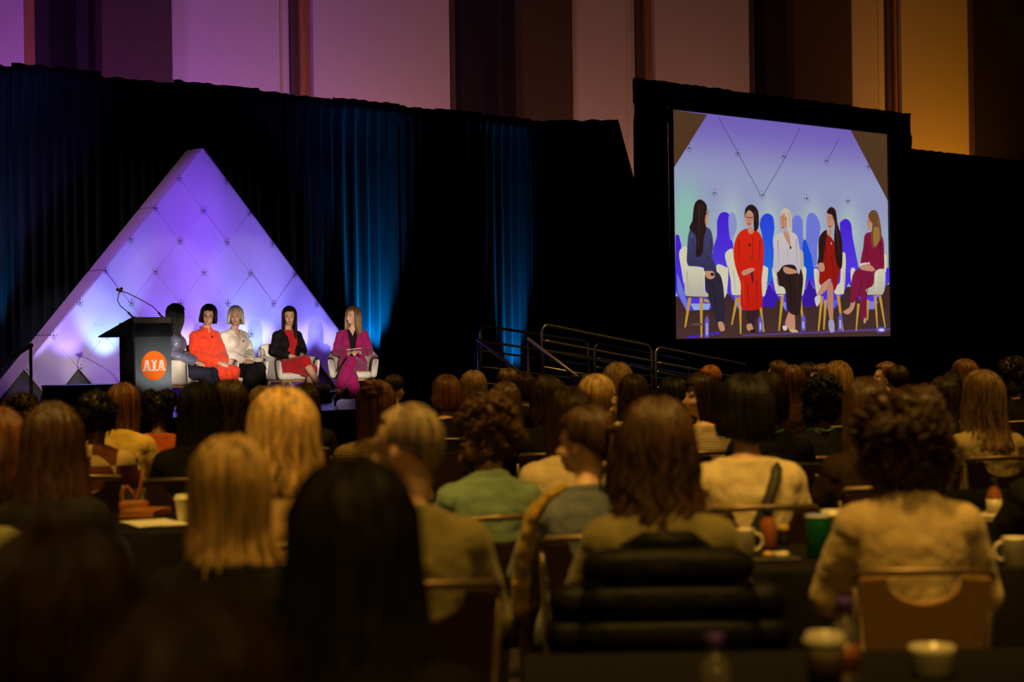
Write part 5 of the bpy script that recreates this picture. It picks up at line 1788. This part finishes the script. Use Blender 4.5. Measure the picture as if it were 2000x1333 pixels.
# worn details
LAN = mat('lanyard_green', (0.10, 0.32, 0.20), rough=0.6)
for x in (1497, 1600):
    e, hy, k = PEOPLE[P_at(x)]
    MB().tube([J0['sh'](q) for q in ((0.10, -0.06, 0.93), (0.095, 0.02, 1.03), (0.05, 0.135, 1.045), (0, 0.155, 1.03), (-0.05, 0.135, 1.045), (-0.095, 0.02, 1.03), (-0.10, -0.06, 0.93))], 0.011, 6, flat=0.35).build('lanyard', LAN, e)
e, hy, k = PEOPLE[P_at(1450)]
STRAP = mat('black_strap', (0.01, 0.01, 0.011), rough=0.6)
_bv = BVHTree.FromPolygons([v.co for v in TOP['sweater'].vertices], [tuple(q.vertices) for q in TOP['sweater'].polygons])
_sp = [J0['sh'](q) for q in ((-0.085, -0.06, 1.0), (-0.092, 0.03, 1.035))]
for (sx, sz) in ((-0.092, 0.985), (-0.08, 0.95), (-0.05, 0.88), (-0.01, 0.80), (0.04, 0.71), (0.09, 0.62), (0.14, 0.53)):
    r_ = _bv.ray_cast(Vector((sx, 0.6, sz)), Vector((0, -1, 0)))
    _sp.append((r_[0] if r_[0] else Vector((sx, 0.16, sz))) + Vector((0, 0.012, 0)))
MB().tube(_sp, 0.023, 8, flat=0.45).build('shoulder_strap', STRAP, e)
e, hy, k = PEOPLE[P_at(790)]
spectacles(e, JA[hy]['M'])
e, hy, k = PEOPLE[P_at(447)]
MB().sup(JA[hy]['M'] @ Vector((0.085, 0.06, 0.03)), (0.012, 0.02, 0.018)).build('hair_clip', mat('violet_clip', (0.25, 0.12, 0.7), rough=0.2), e)
e, hy, k = PEOPLE[P_at(370)]
MB().sup(JA[hy]['M'] @ Vector((-0.045, 0.115, 0.03)), (0.018, 0.008, 0.018)).build('hair_clip', mat('gold_clip', (0.7, 0.55, 0.2), rough=0.2, metal=0.9), e)
e, hy, k = PEOPLE[P_at(1368)]
e, hy, k = PEOPLE[P_at(1138)]
MB().sup(JA[hy]['M'] @ Vector((0.03, 0.125, 0.035)), (0.022, 0.014, 0.02)).build('hair_tie', STRAP, e)

# ------------------------------------------------------------ tables with black cloths
CLOTH = mat('black_tablecloth', (0.006, 0.0055, 0.006), rough=0.85, spec=0.15, var=0.15, scale=40)
TZ = 0.75


def table(x0, x1, y0, y1, label):
    e = empty('banquet_table', ((x0 + x1) / 2, (y0 + y1) / 2, 0))
    tag(e, label, 'table', 'long audience tables')
    w, d = (x1 - x0) / 2, (y1 - y0) / 2
    MB().bbox(-w + 0.01, w - 0.01, -d + 0.01, d - 0.01, TZ - 0.03, TZ - 0.004, 0.004).build('tabletop', BLACKPLASTIC, e)
    for sx in (-1, 1):
        for sy in (-1, 1):
            MB().tube([(sx * (w - 0.12), sy * (d - 0.08), 0), (sx * (w - 0.12), sy * (d - 0.08), TZ - 0.03)], 0.015, 6).build('leg', BLACKMETAL, e)
    # cloth: top and pleated fall to just above the floor
    per, n = [], 160
    L = 4 * (w + d)
    for i in range(n):
        s = i / n * L
        if s < 2 * w:
            q, nn = (-w + s, -d), (0, -1)
        elif s < 2 * w + 2 * d:
            q, nn = (w, -d + s - 2 * w), (1, 0)
        elif s < 4 * w + 2 * d:
            q, nn = (w - (s - 2 * w - 2 * d), d), (0, 1)
        else:
            q, nn = (-w, d - (s - 4 * w - 2 * d)), (-1, 0)
        per.append((q, nn, s))
    v = []
    rows = (TZ, TZ - 0.012, TZ - 0.2, TZ - 0.45, 0.03)
    for j, z in enumerate(rows):
        for (q, nn, s) in per:
            o = 0.004 + (0, 0.003, 0.012, 0.022, 0.032)[j] * (1 + 0.9 * sin(s * 22 + 2 * noise.noise(Vector((s * 2, x0, 0)))))
            v.append((q[0] + nn[0] * o, q[1] + nn[1] * o, z))
    f = [(j * n + i, j * n + (i + 1) % n, (j + 1) * n + (i + 1) % n, (j + 1) * n + i) for j in range(len(rows) - 1) for i in range(n)]
    mb = MB().add(v, f, True)
    mb.add(v[:n], [tuple(range(n))])
    cl = mb.build('tablecloth', CLOTH, e)
    return e


table(0.02, 1.95, 3.58, 4.52, 'black clothed table at the bottom right with coffee cup and mug')
table(0.68, 2.75, 6.05, 6.88, 'black clothed table with mugs in front of the tan jacket')
table(1.05, 3.7, 8.55, 9.2, 'black clothed table with a paper cup in the right middle')
table(-1.9, -0.62, 7.55, 8.58, 'black clothed table with paper cup at the left middle')
table(1.88, 3.3, 7.55, 8.2, 'black clothed table with a glass bottle and notebook at the right frame edge')
table(-3.6, -1.75, 13.3, 13.9, 'black clothed table in front of the orange sweater at the left')
table(1.3, 4.2, 12.1, 12.8, 'black clothed table behind the green lanyards at the right')

# ------------------------------------------------------------ things on the tables
CUPW = mat('paper_cup_white', (0.62, 0.55, 0.44), rough=0.6)
SLEEVE = mat('cup_sleeve_brown', (0.05, 0.025, 0.015), rough=0.8)
MUGW = mat('mug_white', (0.62, 0.57, 0.46), rough=0.25)


def paper_cup(px, py, label, h=0.115, lid=True, sleeve=False, k=1.0):
    p = hitz(px, py, TZ)
    e = empty('paper_cup', p + Vector((0, 0, 0.001)), 0, k)
    tag(e, label, 'cup')
    MB().lathe([(0.028, 0), (0.030, 0.004), (0.042, h), (0.044, h + 0.004), (0.038, h + 0.002)], 24).build('cup_body', CUPW, e)
    if sleeve:
        MB().lathe([(0.0335, 0.022), (0.0345, 0.02), (0.0415, 0.085), (0.0395, 0.086)], 24).build('sleeve', SLEEVE, e)
    if lid:
        MB().lathe([(0.0445, h - 0.004), (0.047, h), (0.047, h + 0.008), (0.041, h + 0.012), (0.039, h + 0.022), (0.034, h + 0.022), (0.033, h + 0.017)], 24).build('lid', MUGW, e)
    return e


def mug(px, py, label, ang=0.0, k=1.0):
    p = hitz(px, py, TZ)
    e = empty('mug', p + Vector((0, 0, 0.001)), ang, k)
    tag(e, label, 'mug')
    MB().lathe([(0.036, 0), (0.040, 0.004), (0.041, 0.09), (0.042, 0.094), (0.039, 0.094), (0.037, 0.01), (0.01, 0.008)], 28).build('mug_body', MUGW, e)
    MB().tube([(0.038 + 0.030 * sin(a), 0, 0.048 + 0.030 * cos(a)) for a in [pi * k_ / 12 for k_ in range(13)]], 0.006, 8).build('handle', MUGW, e)
    return e


def bottle(px, py, label, body, cap, h=0.17, r=0.032, labelc=None, k=1.0):
    p = hitz(px, py, TZ)
    e = empty('bottle', p + Vector((0, 0, 0.001)), 0, k)
    tag(e, label, 'bottle')
    MB().lathe([(r * 0.9, 0), (r, 0.006), (r, h * 0.62), (r * 0.8, h * 0.74), (0.016, h * 0.86), (0.015, h)], 20).build('bottle_body', body, e)
    MB().lathe([(0.019, h - 0.012), (0.019, h + 0.016), (0.017, h + 0.018)], 16).build('cap', cap, e)
    if labelc:
        MB().lathe([(r + 0.0005, h * 0.18), (r + 0.001, h * 0.18), (r + 0.001, h * 0.52), (r + 0.0005, h * 0.52)], 20).build('wrap', labelc, e)
    return e


AMB = mat('amber_drink', (0.30, 0.10, 0.03), rough=0.15, spec=0.6)
CLEARB = mat('clear_plastic', (0.6, 0.55, 0.5), rough=0.1, trans=0.8)
VIOLET = mat('violet_cap', (0.10, 0.05, 0.35), rough=0.4)
NAVYC = mat('navy_cap', (0.03, 0.03, 0.12), rough=0.4)
YELC = mat('yellow_cap', (0.6, 0.36, 0.06), rough=0.4)
paper_cup(1612, 1362, 'white lidded paper cup with brown sleeve, nearest on the bottom right table', sleeve=True, k=1.0)
p = hitz(1821, 1318, TZ)
e = empty('soup_cup', p + Vector((0, 0, 0.001)))
tag(e, 'wide low white cup at the bottom right', 'cup')
MB().lathe([(0.038, 0), (0.043, 0.004), (0.051, 0.05), (0.053, 0.064), (0.050, 0.064), (0.046, 0.02), (0.01, 0.012)], 32).build('cup_body', MUGW, e)
MB().tube([(0.0 + 0.004 * k_, 0.05 + 0.022 * sin(pi * k_ / 8), 0.052 - 0.034 * k_ / 8) for k_ in range(9)], 0.005, 8).build('handle', MUGW, e)
bottle(1652, 1335, 'clear bottle with violet cap behind the nearest paper cup', CLEARB, VIOLET, 0.17, 0.032, AMB)
bottle(1398, 1408, 'clear bottle with violet cap at the bottom edge', CLEARB, VIOLET, 0.155, 0.032)
mug(1452, 1086, 'white mug with handle to the right beside the amber bottle', 0.0)
bottle(1501, 1072, 'amber drink bottle with navy cap next to the white mug', AMB, NAVYC, 0.135, 0.032)
bottle(1531, 1066, 'small dark bottle with yellow cap beside the amber bottle', BLACKPLASTIC, YELC, 0.055, 0.018)
p = hitz(1598, 1092, TZ)
e = empty('tumbler', p + Vector((0, 0, 0.001)))
tag(e, 'green insulated tumbler left of the tan jacket', 'tumbler')
MB().lathe([(0.034, 0), (0.038, 0.005), (0.043, 0.135), (0.043, 0.14)], 28).build('tumbler_body', mat('green_enamel', (0.01, 0.16, 0.03), rough=0.3), e)
MB().lathe([(0.044, 0.14), (0.045, 0.147), (0.040, 0.152), (0.02, 0.15)], 28).build('lid', mat('clear_lid', (0.35, 0.38, 0.4), rough=0.2), e)
paper_cup(1626, 1061, 'lidded paper cup half hidden behind the tan jacket shoulder', 0.10)
mug(1982, 1106, 'white mug with handle to the left at the right frame edge', pi)
paper_cup(1610, 968, 'small white paper cup on the right middle table', 0.095, lid=False)
paper_cup(361, 1022, 'lidded paper cup on the left middle table', 0.10)
bottle(1942, 1012, 'glass bottle with dark cap on the right table', AMB, BLACKPLASTIC, 0.15, 0.032, MUGW)
p = hitz(1512, 1096, TZ)
e = empty('snack_tray', p + Vector((0, 0, 0.001)), 0.1)
tag(e, 'dark tray with crumpled wrappers beside the white mug', 'tray')
MB().bbox(-0.085, 0.085, -0.05, 0.05, 0, 0.012, 0.003).build('tray', BLACKPLASTIC, e)
for i in range(5):
    MB().sup((random.uniform(-0.05, 0.05), random.uniform(-0.03, 0.03), 0.020), (0.022, 0.015, 0.010), 0.8, 10, 6, Matrix.Rotation(i * 1.3, 3, 'Z')).build('wrapper', (MUGW, YELC, CUPW, AMB, MUGW)[i], e)


def papers(px, py, w, d, rz_, label, m=None, h=0.006, name='notebook'):
    p = hitz(px, py, TZ)
    e = empty(name, p + Vector((0, 0, 0.001)), rz_)
    tag(e, label, name.replace('_', ' '))
    MB().bbox(-w / 2, w / 2, -d / 2, d / 2, 0, h * 0.7, 0.001).build('pages', m or PAPERM, e)
    MB().bbox(-w / 2, w / 2, -d / 2, d / 2, h * 0.72, h, 0.0005).xf(Matrix.Rotation(0.05, 4, 'Z')).build('top_sheet', m or PAPERM, e)


papers(300, 1024, 0.21, 0.28, 0.5, 'white papers on the left middle table')
papers(1968, 1014, 0.22, 0.28, -0.5, 'cream notebook at the right frame edge', CUPW, 0.02)
papers(285, 1008, 0.16, 0.22, -0.2, 'tan folder behind the white papers', mat('tan_folder', (0.36, 0.13, 0.03), rough=0.6), 0.03, 'folder')
# tan leather bag standing behind the left table
p = hitz(262, 1003, TZ)
e = empty('shoulder_bag', (p.x, p.y, TZ + 0.001), 0.2)
tag(e, 'tan leather shoulder bag with upright strap on the left table', 'bag')
LEA = mat('tan_leather', (0.33, 0.11, 0.025), rough=0.5, var=0.15, scale=20)
MB().sup((0, 0, 0.03), (0.07, 0.035, 0.03), 0.5).build('bag_body', LEA, e)
MB().tube([(-0.06, 0, 0.04), (-0.055, 0, 0.10), (-0.03, 0, 0.125), (-0.01, 0, 0.10), (0.01, 0, 0.06), (0.03, 0, 0.12), (0.045, 0, 0.20)], 0.007, 6).build('strap', LEA, e)
# orange mug in the middle
e = mug(1043, 868, 'orange mug beyond the cream jacket', pi)
for c in e.children:
    c.material_slots[0].link = 'OBJECT'
    c.material_slots[0].material = mat('orange_enamel', (0.7, 0.12, 0.02), rough=0.35)
e.location.z = TZ + 0.001
table(e.location.x - 0.25, e.location.x + 0.28, e.location.y - 0.12, e.location.y + 0.5, 'black clothed table with an orange mug in the middle')

# black puffer jacket over the chair of the olive jacket
pe, hy, k = PEOPLE[P_at(1283)]
e = empty('puffer_jacket', pe.location, pe.rotation_euler.z, 1.0)
tag(e, 'black quilted puffer jacket hung over a chair back', 'jacket')
PUF = mat('black_nylon', (0.003, 0.003, 0.0034), rough=0.6, spec=0.14, var=0.2, scale=12, bump=0.4, bscale=18)
for i in range(8):
    z = 0.90 - i * 0.09
    w = 0.235 + 0.012 * i
    MB().sup((0.0, 0.275 + 0.008 * i, z), (w, 0.085 + 0.004 * i, 0.058), 0.62, 24, 10).build('quilted_baffle', PUF, e)
for s in (-1, 1):
    sl_ = [MB().sup((s * (0.25 + 0.010 * i), 0.25 + 0.01 * i, 0.80 - i * 0.085), (0.075, 0.07, 0.056), 0.75, 14, 8) for i in range(6)]
    for q in sl_:
        q.build('sleeve_baffle', PUF, e)
MB().tube([(-0.10, 0.20, 0.93), (-0.06, 0.27, 0.965), (0.06, 0.27, 0.965), (0.10, 0.20, 0.93)], 0.035, 10).build('collar', PUF, e)
banquet_chair(pe.location + Vector((0, -0.02, 0)), pe.rotation_euler.z, 1.0, 'stacking banquet chair beneath the black puffer jacket') if False else None
# mustard coat over the denim shirt's chair
pe, hy, k = PEOPLE[P_at(1138)]
e = empty('mustard_coat', pe.location, pe.rotation_euler.z, 1.0)
tag(e, 'mustard coat draped over the left side of the denim shirt chair', 'coat')
mb = MB()
mb.tube([(0.26, 0.12, 0.60), (0.25, 0.20, 0.80), (0.225, 0.25, 0.93), (0.17, 0.27, 1.0), (0.11, 0.24, 1.03)], [0.05, 0.05, 0.042, 0.035, 0.02], 10, flat=0.6)
put('coat_body', remesh(mb, 'coat_body', 0.009, 2, 0.02, 0.05), cloth('mustard', (0.34, 0.22, 0.03)), e)
